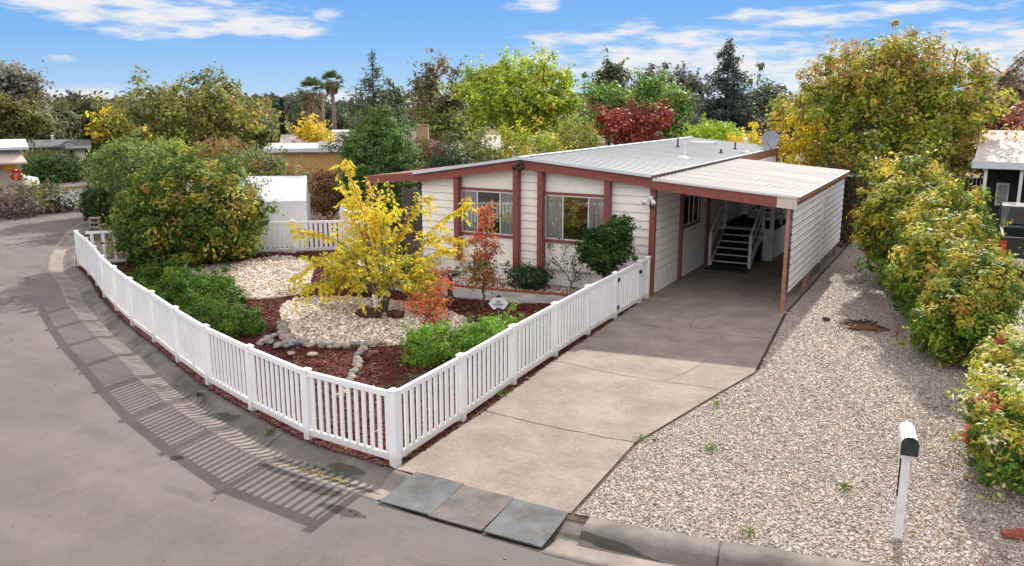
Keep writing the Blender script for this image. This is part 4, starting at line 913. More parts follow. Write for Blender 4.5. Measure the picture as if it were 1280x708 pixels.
bk2 = tag(MB().box(-.2, .2, -.05, .05, 0, .06).build('brick', M['brick'], bevel=.006), 'low red paver lying behind the first red brick by the hedge', 'brick'); bk2.location = (7.85, -9.42, .02); bk2.rotation_euler = (0, 0, .2)
# mailbox
mb = thing('mailbox', 'white arched mailbox with dark door on a white post in the gravel', 'mailbox', (6.48, -10.14, 0), R(8))
ps = MB().box(-.045, .045, -.045, .045, 0, 1.08).build('post', M['whitepaint'], mb, bevel=.004)
ch = MB()
for z in (.55, .64, .73, .82, .91): ch.bar((-.05, -.02, z - .045), (-.056, -.03, z + .045), .012, .02)
ch.build('hose_chain', M['blackmetal'], ps)
pr = [(-.085, 0), (.085, 0), (.085, .12)] + [(.085 * math.cos(a), .12 + .085 * math.sin(a)) for a in np.linspace(.2, math.pi - .2, 10)] + [(-.085, .12)]
bx = MB(); bx.extr([(p[0], p[1] + 1.085) for p in pr], 'y', -.24, .24); bx.build('box', M['whitepaint'], mb)
dd = MB(); dd.extr([(p[0] * 1.04, (p[1] - .1) * 1.03 + .1 + 1.085) for p in pr], 'y', -.255, -.243); dv = dd.build('door', mat('dark_mailbox_door', (.035, .045, .04), .5, .2, 20), mb)
MB().box(-.02, .02, -.275, -.256, 1.25, 1.27).build('door_pull', M['blackmetal'], dv)
MB().box(-.07, .07, -.2, .2, 1.06, 1.084).build('bracket', M['whitepaint'], mb)
# debris by hedge
db = tag(link('stone', stone('dark_stone', mat('dark_stone', (.04, .04, .04), .8), 12, (1, .9, .6), .09)), 'small round dark stone on the gravel left of the needle pile', 'stone'); db.location = (4.32, -.5, .05)
pl = tag(link('debris_pile', stone('debris_pile', M['dirtpile'], 15, (1.3, .8, .12), .34, .6)), 'low pile of brown leaf debris beside the hedge', 'debris'); pl.location = (5.15, -.75, .02)
br = MB(); 
for i in range(7): a = rng.uniform(0, 6.3); br.tube([(4.9 + rng.uniform(-.2, .4), -.55 + rng.uniform(-.15, .15), .05), (4.9 + rng.uniform(-.3, .7), -.5 + rng.uniform(-.2, .2), .1)], .022, 5)
tag(br.build('dead_branches', M['barkdark']), 'dark dead branch pieces lying on the debris pile', 'branches')
# weeds
def weed(x, y, s, lab, seed, z=.02, pal=[((.12, .18, .04), 2), ((.18, .22, .06), 1)]):
    r_ = np.random.default_rng(seed); n = 60; a = r_.uniform(0, 6.3, n); rr = r_.uniform(0, s, n); P = np.stack([rr * np.cos(a), rr * np.sin(a), .02 + r_.uniform(0, .05, n)], 1)
    Nn = np.stack([np.cos(a), np.sin(a), r_.uniform(.3, 1, n)], 1); o = leafcloud('weed', P, Nn, .05 * r_.uniform(.6, 1.4, n), pick(r_, pal, n), M['leaf'], None, r_, .35); o.location = (x, y, z); tag(o, lab, 'weed')
weed(3.02, -8.95, .14, 'green weed tuft at the end of the driveway joint', 1); weed(3.6, -7.0, .12, 'weed sprouting in the gravel beside the driveway edge', 2); weed(4.0, -8.8, .12, 'faint weed tuft in the gravel near the driveway corner', 3)
weed(5.8, -9.2, .1, 'small weed left of the mailbox post', 4); weed(.28, -8.2, .16, 'weed between the straight fence and driveway', 5); weed(-4.0, -10.72, .1, 'dark moss tuft on the curb below the curved fence', 6, .02, [((.03, .04, .02), 1)])
weed(5.0, -10.9, .12, 'weed tuft behind the right hand curb', 7); weed(-1.9, -11.25, .12, 'green moss tuft in the curb joint', 8, -.03, [((.10, .12, .03), 1)])

# ================================================================== GARDEN PLANTS
YEL = (.74, .57, .045); YG = (.46, .48, .05); LIME = (.26, .34, .035); OL = (.13, .15, .03); DG = (.045, .07, .02); MG = (.075, .12, .03); ORG = (.42, .17, .035); RED = (.34, .055, .035); BRN = (.20, .12, .05)
# yellow feather-leaved tree with several stems
def yellow_tree():
    t = thing('yellow_tree', 'multi stemmed young tree with arching yellow leaf plumes in the cream gravel', 'tree', (-4.83, -4.69, 0))
    rng = np.random.default_rng(8); br = MB(); LPt = []; LN = []; LT = []; LC = []
    Rr = np.array([math.cos(YAW), math.sin(YAW), 0]); 
    UP = np.array([0, 0, 1.]); tips = []
    def limb(p, d, L, r0, r1, n=6, bend=.10, droop=.02):
        pts = [np.array(p, float)]
        for k in range(n):
            d = d + rng.normal(0, bend, 3) - UP * droop; d = d / np.linalg.norm(d); pts.append(pts[-1] + d * L / n)
        br.tube(pts, list(np.linspace(r0, r1, n + 1)), 6 if r0 > .02 else 4, cap=False); return np.array(pts), d
    def leaves_on(pts, t0, pal, ls=.14, dens=40):
        n = len(pts) - 1; L = np.linalg.norm(np.diff(pts, axis=0), axis=1).sum(); m_ = max(6, int(L * dens)); tt = np.linspace(t0, .999, m_) * n; k0 = tt.astype(int)
        q = pts[k0] + (pts[k0 + 1] - pts[k0]) * (tt - k0)[:, None]; dd = pts[k0 + 1] - pts[k0]; dd /= np.linalg.norm(dd, axis=1, keepdims=True)
        side = np.cross(dd, UP); side /= np.linalg.norm(side, axis=1, keepdims=True) + 1e-6; sgn = np.where(np.arange(m_) % 2, 1, -1)[:, None]
        tng = side * sgn * .7 + dd * .25 - UP * .7 + rng.normal(0, .4, (m_, 3)); tng /= np.linalg.norm(tng, axis=1, keepdims=True); s_ = ls * rng.uniform(.75, 1.2, m_)
        LPt.append(q + tng * s_[:, None] * .5 + rng.normal(0, .012, q.shape)); LT.append(tng); LN.append(np.cross(tng, dd) * sgn + rng.normal(0, .35, q.shape) + UP * .5); LS.append(s_)
        LC.append(pick(rng, pal, m_) * .35 + pick(rng, pal, 1) * .65 * np.ones((m_, 1)) * rng.lognormal(0, .16, (m_, 1)))
    LS = []
    PY = [(YEL, 5), ((.55, .42, .04), 3), (YG, 1.5)]; PG = [(YG, 3), (LIME, 1.5), ((.48, .40, .045), 4), (YEL, 1.5)]
    for i in range(6):
        a = i * 1.047 + rng.uniform(-.3, .3); ca, sa = math.cos(a), math.sin(a)
        pts, d = limb((.05 * ca, .05 * sa, -.03), np.array([.22 * ca, .22 * sa, 1.0]), .85, .05, .034, 5, .05, 0)
        for b2 in range(3):
            a2 = a + rng.normal(0, .6); e2 = (1.2, .75, .35)[b2] + rng.normal(0, .12); d2 = np.array([math.cos(a2) * math.cos(e2), math.sin(a2) * math.cos(e2), math.sin(e2)])
            p2, dl = limb(pts[3 + b2 // 2] if b2 else pts[-1], d2, (1.25, 1.05, .95)[b2] * rng.uniform(.85, 1.15), .027, .012, 7, .10, .0)
            for k in range(2, 8):
                for r_ in range(2 if rng.random() < .62 else 1):
                    d3 = (p2[k] - p2[k - 1]); d3 /= np.linalg.norm(d3); d3 = d3 + rng.normal(0, .55, 3) + UP * (.35 if b2 < 2 else .0); d3 /= np.linalg.norm(d3)
                    L = rng.uniform(.45, .95) * (1.15 if k == 7 else 1) * (1.1 if b2 == 0 else .9); p3, _ = limb(p2[k], d3, L, .008, .0025, 6, .13, .09)
                    leaves_on(p3, .06, PY if (p3[-1][2] > 1.7 or rng.random() < .3) else PG)
    for (dx, e2, L, h0) in ((1, 1.0, 2.0, 1.1), (1, .68, 2.45, .95), (1, .50, 1.8, .9), (-1, .78, 2.2, .95), (-1, .55, 2.1, .9), (1, 1.25, 2.1, 1.3), (-1, 1.15, 2.1, 1.3), (-1, 1.42, 2.2, 1.3), (-1, .25, 1.8, .9), (1, .2, 1.5, .9), (1, .05, 1.2, .95), (-1, .05, 1.4, .9)):
        aa = YAW + (0 if dx > 0 else math.pi) + rng.normal(0, .25); d2 = np.array([math.cos(aa) * math.cos(e2), math.sin(aa) * math.cos(e2), math.sin(e2)])
        p3, _ = limb(Rr * .2 * dx + UP * h0, d2, L, .014, .003, 10, .11, .055); leaves_on(p3, .50, PY, .15, 30)
        for k in (4, 5, 6, 7, 8, 9, 9):
            d3 = p3[k] - p3[k - 1]; d3 /= np.linalg.norm(d3); d3 = d3 + rng.normal(0, .6, 3); p4, _ = limb(p3[k], d3 / np.linalg.norm(d3), rng.uniform(.3, .6), .005, .002, 5, .12, .16); leaves_on(p4, .1, PY, .14, 40)
    br.build('trunk', M['bark'], t, smooth=True)
    P = np.vstack(LPt); leafcloud('crown', P, np.vstack(LN), np.concatenate(LS), np.clip(np.vstack(LC), 0, 1), M['leaf'], t, rng, .42, np.vstack(LT))
yellow_tree()
bpy.data.objects['yellow_tree'].scale = (.96, .96, 1.07)
tree('japanese_maple', 'slender small tree with orange red top and olive lower leaves before the left window', 'tree', (-2.96, -3.23), [(0, 0, .95, .46, .44, .42), (0, 0, 1.5, .40, .38, .45), (.05, 0, 2.1, .26, .26, .42)], 170, 16, .14, .075,
     [((.26, .17, .045), 3), ((.34, .15, .045), 2), ((.18, .18, .045), 1.5)], 41, trunk_r=.03, fork=.3, nbr=60, inner=.2, accents=[(lambda P: P[:, 2] > 1.25, [((.50, .13, .05), 3), ((.40, .09, .045), 2)], .85)])
t = bush('nandina', 'feathery coral red shrub inside the fence in front of the gravel', 'shrub', (-2.45, -6.1), [(0, 0, .65, .36, .36, .40), (.1, .1, 1.2, .24, .24, .38), (-.38, 0, .8, .2, .2, .3), (.05, 0, .3, .3, .3, .2)], 80, 13, .13, .075,
         [((.52, .13, .07), 3), ((.40, .08, .05), 2), ((.28, .15, .06), 1)], 42, inner=.15, stem_r=.02)
bush('juniper', 'bright green low juniper spilling over the straight fence', 'shrub', (-1.25, -6.7), [(-.45, -.55, .34, .62, .6, .42), (.25, .35, .32, .7, .75, .38), (.55, 1.25, .26, .45, .5, .3)], 330, 55, .15, .075,
     [((.13, .26, .03), 3), ((.20, .34, .04), 2), ((.07, .15, .025), 1)], 43, inner=.5, aspect=.3, m=M['leaf'], upb=.5, rough=.3, jit=.2)
bush('ground_cover', 'low grey green ground cover behind the corner fence pickets', 'shrub', (-1.0, -8.6), [(0, 0, .06, .6, .8, .10)], 120, 18, .12, .04, [((.09, .11, .06), 2), ((.06, .08, .03), 1)], 44, aspect=.4)
bush('low_juniper', 'front mound of spreading green juniper behind the curved fence', 'shrub', (-7.3, -7.3), [(0, 0, .10, 1.25, .75, .30), (-.9, .3, .12, .7, .55, .27), (.6, -.25, .10, .75, .45, .22)], 380, 95, .20, .10,
     [((.055, .12, .014), 3), ((.10, .18, .018), 2), ((.025, .06, .012), 2)], 45, inner=.55, aspect=.2, m=M['needle'], upb=.35, rough=.35, jit=.22, sprigs=.25)
bush('low_juniper', 'rear mound of spreading juniper below the dome shaped bush', 'shrub', (-10.2, -5.5), [(0, 0, .15, 1.35, .8, .34), (-1.7, .5, .15, 1.05, .7, .30), (.9, -.1, .12, .85, .6, .28)], 420, 95, .20, .10,
     [((.055, .12, .014), 3), ((.10, .18, .018), 2), ((.025, .06, .012), 2)], 46, inner=.55, aspect=.2, m=M['needle'], upb=.35, rough=.35, jit=.22, sprigs=.25)
acc = [(lambda P: P[:, 0] > .3, [((.38, .32, .05), 2), ((.34, .22, .05), .7), ((.16, .20, .04), 3)], .4)]
bush('dome_bush', 'large dome shaped dark green bush with yellowing leaves inside the fence bend', 'bush', (-14.0, -2.2), [(0, 0, 1.4, 2.4, 2.0, 1.75), (-.8, -.2, .9, 1.6, 1.5, 1.0), (.8, .1, 1.0, 1.6, 1.6, 1.1), (.1, 0, 2.1, 1.6, 1.4, 1.05)], 900, 40, .30, .17,
     [((.055, .10, .02), 5), ((.085, .14, .026), 4), ((.22, .27, .045), 1.8), ((.38, .34, .06), .9)], 47, inner=.7, rough=.16, accents=acc, nbr=80, stem_r=.07, aspect=.36)
bush('box_shrub', 'rounded dark evergreen shrub under the wall between the windows', 'shrub', (-3.05, -.72), [(0, 0, .30, .64, .42, .36)], 260, 26, .12, .05, [((.03, .06, .02), 3), ((.05, .09, .025), 1)], 48, inner=.5)
# straggly climbing rose
t = thing('rose_bush', 'thin straggly climbing rose against the wall below the right window', 'shrub', (-2.0, -.45, 0))
rg = np.random.default_rng(49); nd = np.stack([rg.uniform(-.75, .75, 60), rg.uniform(-.1, .15, 60), rg.uniform(.25, 1.25, 60)], 1); nd[:, 2] = np.where(np.abs(nd[:, 0]) > .4, nd[:, 2] * .75 + .3, nd[:, 2])
branches('stem', (0, 0, -.02), nd, .018, M['barkdark'], t, 49, r_tip=.004)
L_ = np.repeat(nd, 16, 0) + rg.normal(0, .065, (960, 3)); leafcloud('leaves', L_, rg.normal(0, 1, L_.shape) + np.array([0, -.5, .5]), .055, pick(rg, [((.05, .09, .025), 3), ((.10, .12, .04), 1)], 960), M['leaf'], t, rg, .6)
tree('camellia_tree', 'round glossy dark green small tree in front of the right corner of the house', 'tree', (-.72, -1.15), [(0, 0, 1.42, .60, .55, .55), (-.15, 0, 1.15, .52, .45, .4), (.2, 0, 1.7, .38, .38, .4)], 330, 34, .15, .085, [((.030, .07, .018), 4), ((.05, .11, .025), 2), ((.10, .17, .04), .8)], 50, trunk_r=.045, fork=.4, nbr=70, inner=.45, aspect=.5)
bush('foundation_shrub', 'dark shrub half hidden behind the yellow tree by the house corner', 'shrub', (-7.0, -.9), [(0, 0, .5, .5, .4, .5)], 160, 22, .14, .06, [(DG, 2), (MG, 1)], 51)
bush('foundation_shrub', 'brownish low shrub behind the base of the yellow tree', 'shrub', (-6.4, -3.1), [(0, 0, .25, .65, .4, .28)], 160, 20, .13, .05, [(BRN, 1), ((.12, .13, .04), 2), ((.22, .14, .06), 1)], 52)
# right hand shrubs
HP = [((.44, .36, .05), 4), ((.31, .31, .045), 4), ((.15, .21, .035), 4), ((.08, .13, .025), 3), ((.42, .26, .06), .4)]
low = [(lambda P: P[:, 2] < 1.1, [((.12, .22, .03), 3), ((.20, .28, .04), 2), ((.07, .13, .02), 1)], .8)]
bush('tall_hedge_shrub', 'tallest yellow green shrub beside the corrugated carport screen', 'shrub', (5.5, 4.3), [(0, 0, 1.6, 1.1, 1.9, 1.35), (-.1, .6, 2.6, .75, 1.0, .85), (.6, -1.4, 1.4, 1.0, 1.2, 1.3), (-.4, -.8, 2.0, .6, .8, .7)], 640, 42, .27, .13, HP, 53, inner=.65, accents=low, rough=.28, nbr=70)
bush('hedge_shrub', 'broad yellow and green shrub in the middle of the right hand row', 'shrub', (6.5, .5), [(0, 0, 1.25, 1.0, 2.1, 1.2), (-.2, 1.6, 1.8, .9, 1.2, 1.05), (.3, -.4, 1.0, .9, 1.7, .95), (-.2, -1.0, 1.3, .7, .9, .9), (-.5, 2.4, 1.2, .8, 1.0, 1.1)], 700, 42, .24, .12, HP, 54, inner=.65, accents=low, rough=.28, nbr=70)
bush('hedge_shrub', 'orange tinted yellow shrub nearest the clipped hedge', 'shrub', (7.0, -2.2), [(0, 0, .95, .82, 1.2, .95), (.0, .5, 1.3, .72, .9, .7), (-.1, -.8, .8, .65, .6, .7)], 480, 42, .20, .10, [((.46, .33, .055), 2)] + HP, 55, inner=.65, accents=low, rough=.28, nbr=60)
RH = [((.34, .34, .05), 3), ((.50, .42, .08), 2.5), ((.20, .27, .05), 2), ((.72, .66, .42), 1.6), ((.10, .15, .03), 1.2)]  # palest colour paints glossy highlights into the foliage
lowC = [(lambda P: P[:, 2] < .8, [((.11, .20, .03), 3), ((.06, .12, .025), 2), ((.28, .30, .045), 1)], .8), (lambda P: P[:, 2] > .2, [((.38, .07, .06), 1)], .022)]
bush('clipped_hedge', 'flat topped photinia hedge with red tips and leaves painted pale as gloss highlights at the right edge', 'hedge', (8.1, -6.6), [(0, 0, .66, .98, 2.35, .64, 4), (.5, .2, .62, .9, 2.2, .6, 4)], 1150, 40, .15, .085, RH, 56, inner=.82, accents=lowC, rough=.07, upb=.6, sprigs=.10, nbr=70, stem_r=.04)

# topiary group at the far end
bush('topiary_shrub', 'clipped drum shaped dark shrub standing by the road beyond the fence', 'shrub', (-24.1, 1.9), [(0, 0, .68, .55, .55, .62, 4)], 300, 34, .16, .09, [((.04, .075, .022), 3), ((.07, .11, .03), 1)], 57, inner=.7, rough=.05)
cb = thing('cinder_block', 'upright hollow cinder block at the foot of the drum shaped shrub', 'block', (-23.1, .95, 0), YAW)
MB().box(-.2, -.15, -.1, .1, 0, .4).box(.15, .2, -.1, .1, 0, .4).box(-.15, .15, -.1, .1, 0, .05).box(-.15, .15, -.1, .1, .35, .4).box(-.15, .15, -.1, .1, .18, .22).build('block', mat('pinkish_block', (.36, .26, .22), .9), cb)
wp = thing('marker_post', 'short white post with crossbar beside the drum shaped shrub', 'post', (-22.8, 2.2, 0), YAW)
MB().box(-.07, .07, -.07, .07, 0, .85).build('post', M['whitepaint'], wp); MB().box(-.3, .3, -.03, .03, .86, .93).build('crossbar', M['whitepaint'], wp)

# ================================================================== TENT
u = np.array([.775, .632]); v = np.array([-.632, .775]); E0 = np.array([-12.75, 1.55])
tent = thing('shed_tent', 'white tarpaulin shed tent with pitched top behind the white board fence', 'tent', (E0[0], E0[1], 0), math.atan2(u[1], u[0]))
def cloth(name, q00, q10, q11, q01, n=14, amp=.02, seed=1):
    r_ = np.random.default_rng(seed); A, B_, C_, D_ = [np.array(q, float) for q in (q00, q10, q11, q01)]; nn = np.cross(B_ - A, D_ - A); nn /= np.linalg.norm(nn); vs = []; ph = r_.uniform(0, 6, 4)
    for j in range(n + 1):
        for i in range(n + 1):
            s, t_ = i / n, j / n; p = A * (1 - s) * (1 - t_) + B_ * s * (1 - t_) + C_ * s * t_ + D_ * (1 - s) * t_
            p = p + nn * amp * (math.sin(s * 9 + ph[0]) * .5 + math.sin(s * 23 + t_ * 3 + ph[1]) * .3 + math.sin(t_ * 5 + ph[2]) * .5) ; vs.append(p)
    fs = [(j * (n + 1) + i, j * (n + 1) + i + 1, (j + 1) * (n + 1) + i + 1, (j + 1) * (n + 1) + i) for j in range(n) for i in range(n)]
    return MB().add(vs, fs).build(name, M['tarp'], tent, smooth=True)
cloth('roof_tarp', (-4.2, 0, 1.55), (0, 0, 1.55), (0, 1.35, 2.30), (-4.2, 1.35, 2.30), seed=1); cloth('roof_tarp', (-4.2, 2.7, 1.55), (0, 2.7, 1.55), (0, 1.35, 2.30), (-4.2, 1.35, 2.30), seed=2)
cloth('side_wall', (-4.2, .02, 0), (0, .02, 0), (0, .02, 1.55), (-4.2, .02, 1.55), seed=3); cloth('end_wall', (0, .02, 0), (0, 2.68, 0), (0, 2.68, 1.55), (0, .02, 1.55), seed=4); cloth('side_wall', (-4.2, 2.68, 0), (0, 2.68, 0), (0, 2.68, 1.55), (-4.2, 2.68, 1.55), seed=5)
MB().add([(0, .02, 1.55), (0, 2.68, 1.55), (0, 1.35, 2.29)], [(0, 1, 2)]).add([(-4.2, .02, 0), (-4.2, 2.68, 0), (-4.2, 2.68, 1.55), (-4.2, 1.35, 2.29), (-4.2, .02, 1.55)], [(0, 1, 2, 3, 4)]).build('gable', M['tarp'], tent)
fr = MB()
for x in (-4.2, -2.1, 0): fr.tube([(x, .05, 0), (x, .05, 1.53), (x, 1.35, 2.27), (x, 2.65, 1.53), (x, 2.65, 0)], .022, 6)
fr.build('frame', M['alum'], tent)
cvr = thing('covered_stack', 'crumpled clear plastic cover over stored items right of the tent', 'cover', (-11.7, 2.9, 0), .67)
bm = bmesh.new(); bmesh.ops.create_cube(bm, size=1); bmesh.ops.subdivide_edges(bm, edges=bm.edges, cuts=6, use_grid_fill=True); rr = random.Random(3)
for vv in bm.verts: vv.co = Vector((vv.co.x * 1.0, vv.co.y * .8, (vv.co.z + .5) * (1.25 + .15 * math.sin(vv.co.x * 7)))) + Vector((rr.gauss(0, .03), rr.gauss(0, .03), rr.gauss(0, .02)))
me = bpy.data.meshes.new('plastic_cover'); bm.to_mesh(me); bm.free(); me.materials.append(mat('crumpled_plastic', (.62, .64, .66), .3, .1, 6, bump=.8, bscale=8)); link('plastic_cover', me, cvr)

# ================================================================== NEIGHBOUR HOUSE AND TRUCK, right
nh = thing('house', 'neighbouring house at the right edge with white fascia and dark screened porch', 'house', (7.2, 13.2, 0), R(-2))
MB().box(0, 13, 1.6, 10, 0, 2.62).build('wall', M['screen'], nh)
rf = MB(); rf.extr([(-.2, 2.72), (10.2, 2.72), (10.2, 2.82), (5.0, 3.75), (-.2, 2.82)], 'x', -.3, 13.3); rf.build('roof', M['pinkroof'], nh)
MB().box(-.35, 13.35, -.26, -.2, 2.60, 2.84).box(-.36, -.3, -.26, 10.2, 2.60, 2.84).build('fascia', M['edge'], nh)
for x in (.1, 1.15, 2.6, 4.6): MB().box(x - .05, x + .05, -.1, 0, 0, 2.6).build('porch_post', M['whitepaint'], nh)
ww = MB().box(.45, .85, 1.5, 1.59, 1.2, 2.0).build('window', M['whitepaint'], nh); MB().box(.50, .80, 1.48, 1.499, 1.26, 1.94).build('pane', M['glass'], ww)
MB().box(0, 4.6, -.06, -.04, .0, .9).build('porch_screen', M['screen'], nh)
sheet('driveway', [(8.75, -9.5), (14, -8.0), (14, 13), (8.35, 13), (8.45, 4)], .014, M['concrete'])
tk = thing('pickup_truck', 'dark green pickup truck with chrome rear bumper parked on the neighbouring driveway', 'pickup truck', (8.68, 6.35, 0))
TW = .95
b = MB()   # bed as open box, with wheel cut visually by arches
b.box(-TW, TW, .0, .07, .62, 1.22); b.box(-TW, -TW + .09, .07, 2.1, .60, 1.24).box(TW - .09, TW, .07, 2.1, .60, 1.24).box(-TW + .09, TW - .09, .07, 2.1, .62, .70).box(-TW + .09, TW - .09, 2.03, 2.1, .70, 1.24)
b.build('bed', M['truck'], tk, bevel=.012)
c = MB(); c.extr([(2.14, .45), (2.14, 1.24), (2.25, 1.30), (2.5, 1.80), (3.45, 1.82), (4.05, 1.28), (5.3, 1.15), (5.4, .95), (5.4, .45)], 'x', -TW, TW); cb_ = c.build('cab', M['truck'], tk, bevel=.03)
c = MB(); c.add([(-.8, 2.205, 1.32), (.8, 2.205, 1.32), (.72, 2.44, 1.76), (-.72, 2.44, 1.76)], [(0, 1, 2, 3)]); c.add([(-.965, 2.5, 1.32), (-.965, 3.85, 1.32), (-.965, 3.42, 1.75), (-.965, 2.6, 1.75)], [(0, 1, 2, 3)]); c.build('window', M['black'], cb_)
MB().box(-TW - .02, TW + .02, -.16, -.02, .46, .66).build('bumper', M['chrome'], tk, bevel=.02)
for s in (-1, 1): MB().box(min(s * .95, s * .80), max(s * .95, s * .80), -.02, -.001, .80, 1.12).build('tail_light', M['redlamp'], tk)
MB().box(-.16, .16, -.012, -.001, .74, .88).build('licence_plate', M['carwhite'], tk)
MB().box(-.12, .12, -.02, -.001, 1.05, 1.12).build('tailgate_handle', M['black'], tk)
for y in (1.1, 4.5):
    for s in (-1, 1):
        w = MB(); w.tube([(s * (TW - .22), y, .37), (s * (TW + .01), y, .37)], .37, 20); wo = w.build('wheel', M['tyre'], tk); MB().tube([(s * (TW - .05), y, .37), (s * (TW + .02), y, .37)], .21, 14).build('rim', M['chrome'], wo)
MB().tube([(-TW - .02, 3.7, 1.3), (-TW - .2, 3.72, 1.38)], .07, 8).build('mirror', M['black'], tk)

# ================================================================== FAR LEFT: bungalow, car, planting
p = far(-30, 47); nb = thing('house', 'pale pink bungalow with white roof edge and scalloped awning at the left edge', 'house', (p[0], p[1], 0), R(-8))
# local x runs to the right in view
q = far(20, 47); ax = math.atan2(q[1] - p[1], q[0] - p[0]); nb.rotation_euler = (0, 0, ax); Ln = np.linalg.norm(q - p)
z = lambda y: hgt(10, y, 47)
MB().box(-9, Ln - .1, .1, 8, -.1, z(186)).build('wall', M['pinkwall'], nb)
MB().extr([(-.5, z(187)), (8.5, z(187)), (8.5, z(184)), (4, z(178)), (-.5, z(184))], 'x', -9.5, Ln + .3).build('roof', M['edge'], nb)
MB().add([(-6, -.9, z(202)), (Ln + .15, -.9, z(202)), (Ln - .1, .08, z(189)), (-6, .08, z(189)), (-6, -.9, z(204)), (Ln + .15, -.9, z(204))], [(0, 1, 2, 3), (4, 5, 1, 0)]).build('awning', M['pinkwall'], nb)
w_ = MB().box(Ln - 2.9, Ln - 1.0, .02, .09, z(217), z(203)).build('window', M['whitepaint'], nb); MB().box(Ln - 2.8, Ln - 1.1, .0, .015, z(216), z(204)).build('pane', M['glass'], w_)
MB().box(Ln - .85, Ln - .4, .02, .09, z(213), z(203)).build('wall_banner', M['yellowp'], nb)
rw = thing('wreath', 'red and yellow autumn wreath hung at the base of the pink bungalow', 'wreath', (*far(9, 46.3), hgt(9, 219, 46.3)), ax)
MB().tube([(.2 * math.cos(a), 0, .2 * math.sin(a)) for a in np.linspace(0, 6.28, 17)], .1, 6).build('ring', M['red'], rw)
for a in (0, 1.5, 3, 4.6): MB().lathe([(.01, -.06), (.07, 0), (.01, .06)], 8, (.22 * math.cos(a), -.1, .22 * math.sin(a))).build('flower', M['yellowp'], rw)
p = far(-22, 52); cw = thing('parked_car', 'small white car parked beside the pink bungalow', 'car', (p[0], p[1], -.03), YAW + R(20))
c = MB(); c.extr([(-2, .3), (-2.05, .75), (-1.8, .95), (-1.4, 1.0), (-.7, 1.42), (.7, 1.45), (1.4, 1.0), (2.0, .85), (2.1, .35)], 'y', -.85, .85); cc = c.build('body', M['carwhite'], cw, bevel=.04)
MB().extr([(-1.25, 1.02), (-.68, 1.37), (.66, 1.39), (1.2, 1.02)], 'y', -.86, .86).build('window', M['black'], cc)
MB().box(-2.075, -2.045, -.8, -.55, .72, .88).box(-2.075, -2.045, .55, .8, .72, .88).build('tail_light', M['redlamp'], cw)
for x in (-1.3, 1.35):
    for s in (-1, 1): MB().tube([(x, s * .65, .32), (x, s * .87, .32)], .32, 14).build('wheel', M['tyre'], cw)

def at(px, py, D): g_ = far(px, D); return (g_[0], g_[1], hgt(px, py, D))
# mounded planting bed across the road
gp = far(35, 44.5)
cols_ = [('grey brown spreading shrub at the left of the roadside bed', 10, (.12, .10, .085), (.16, .14, .08)), ('lime green low shrub in the middle of the roadside bed', 30, (.17, .20, .04), (.10, .12, .04)),
         ('rusty brown low shrub in the roadside bed', 48, (.18, .10, .06), (.14, .12, .06)), ('white flowering low shrub at the right end of the roadside bed', 66, (.35, .36, .35), (.08, .11, .04)), ('dark green low juniper at the back of the roadside bed', 45, (.05, .09, .03), (.08, .12, .03))]
for i, (lab, px, c1, c2) in enumerate(cols_):
    g_ = far(px, 43.5 if i < 4 else 45.5); bush('bed_shrub', lab, 'shrub', (g_[0], g_[1], -.03), [(0, 0, .3, 1.15, .9, .5 if i < 4 else .75)], 130, 16, .35, .17, [(c1, 2), (c2, 1)], 60 + i, inner=.6, group='shrubs in the roadside bed')
g_ = far(2, 42); bush('bed_shrub', 'grey shrub at the picture edge of the roadside bed', 'shrub', (g_[0], g_[1], -.03), [(0, 0, .35, 1.4, .9, .6)], 130, 16, .35, .17, [((.13, .10, .09), 2), ((.17, .12, .1), 1)], 69, inner=.6, group='shrubs in the roadside bed')
# rounded hedge
for i, (px, D, r_, h, lab) in enumerate(((36, 59, 1.3, 1.45, 'rounded green hedge bush beside the white car'), (60, 59, 1.4, 1.5, 'wide rounded green hedge bush left of the golden grass'), (82, 61, .8, .8, 'pale yellow green grassy shrub at the end of the round hedge'), (98, 66, 1.3, 2.0, 'dark green shrub in front of the beige garage'), (135, 60, 1.6, 1.7, 'grey green shrub right of the beige garage'))):
    g_ = far(px, D); pal = [((.08, .14, .04), 3), ((.12, .19, .06), 2)] if i != 2 else [((.26, .25, .08), 2), ((.16, .18, .05), 1)]
    bush('round_bush', lab, 'bush', (g_[0], g_[1], -.03), [(0, 0, h * .48, r_ * 1.2, r_, h * .52)], 260, 16, .45, .22, pal, 70 + i, inner=.7, rough=.08)
# beige house with grey shingle roof
def simple_house(lab, pxa, pxb, D, y_eave, y_ridge, wall, roofm, depth=9, name='house', base_y=None, flat=False, over=.4, wins=()):
    a = far(pxa, D); b_ = far(pxb, D); ang = math.atan2(b_[1] - a[1], b_[0] - a[0]); L = np.linalg.norm(b_ - a); ze = hgt((pxa + pxb) / 2, y_eave, D); zr = hgt((pxa + pxb) / 2, y_ridge, D + depth / 2)
    t = thing(name, lab, 'house', (a[0], a[1], 0), ang); MB().box(0, L, 0, depth, -.1, ze).build('wall', wall, t)
    r_ = MB()
    if flat: r_.box(-over, L + over, -over, depth + over, ze, ze + .25)
    else: r_.extr([(-over, ze - .02), (-over, ze + .1), (depth / 2, zr), (depth + over, ze + .1), (depth + over, ze - .02)], 'x', -over, L + over)
    ro_ = r_.build('roof', roofm, t)
    for (x0, x1, z0, z1, m_) in wins:
        w_ = MB().box(x0 * L, x1 * L, -.06, -.005, z0, z1).build('window', m_, t)
    return t, L, ze, zr, ro_
h1 = simple_house('beige house with grey shingle roof beyond the round hedge', 30, 82, 64, 186, 175, M['yellowwall'], M['shingle'], wins=[(.75, .95, .3, 1.9, M['whitepaint'])])
MB().box(h1[1] * .55, h1[1] * .63, 3.3, 3.9, h1[3] - .4, h1[3] + .35).build('chimney_vent', M['whitepaint'], h1[4])
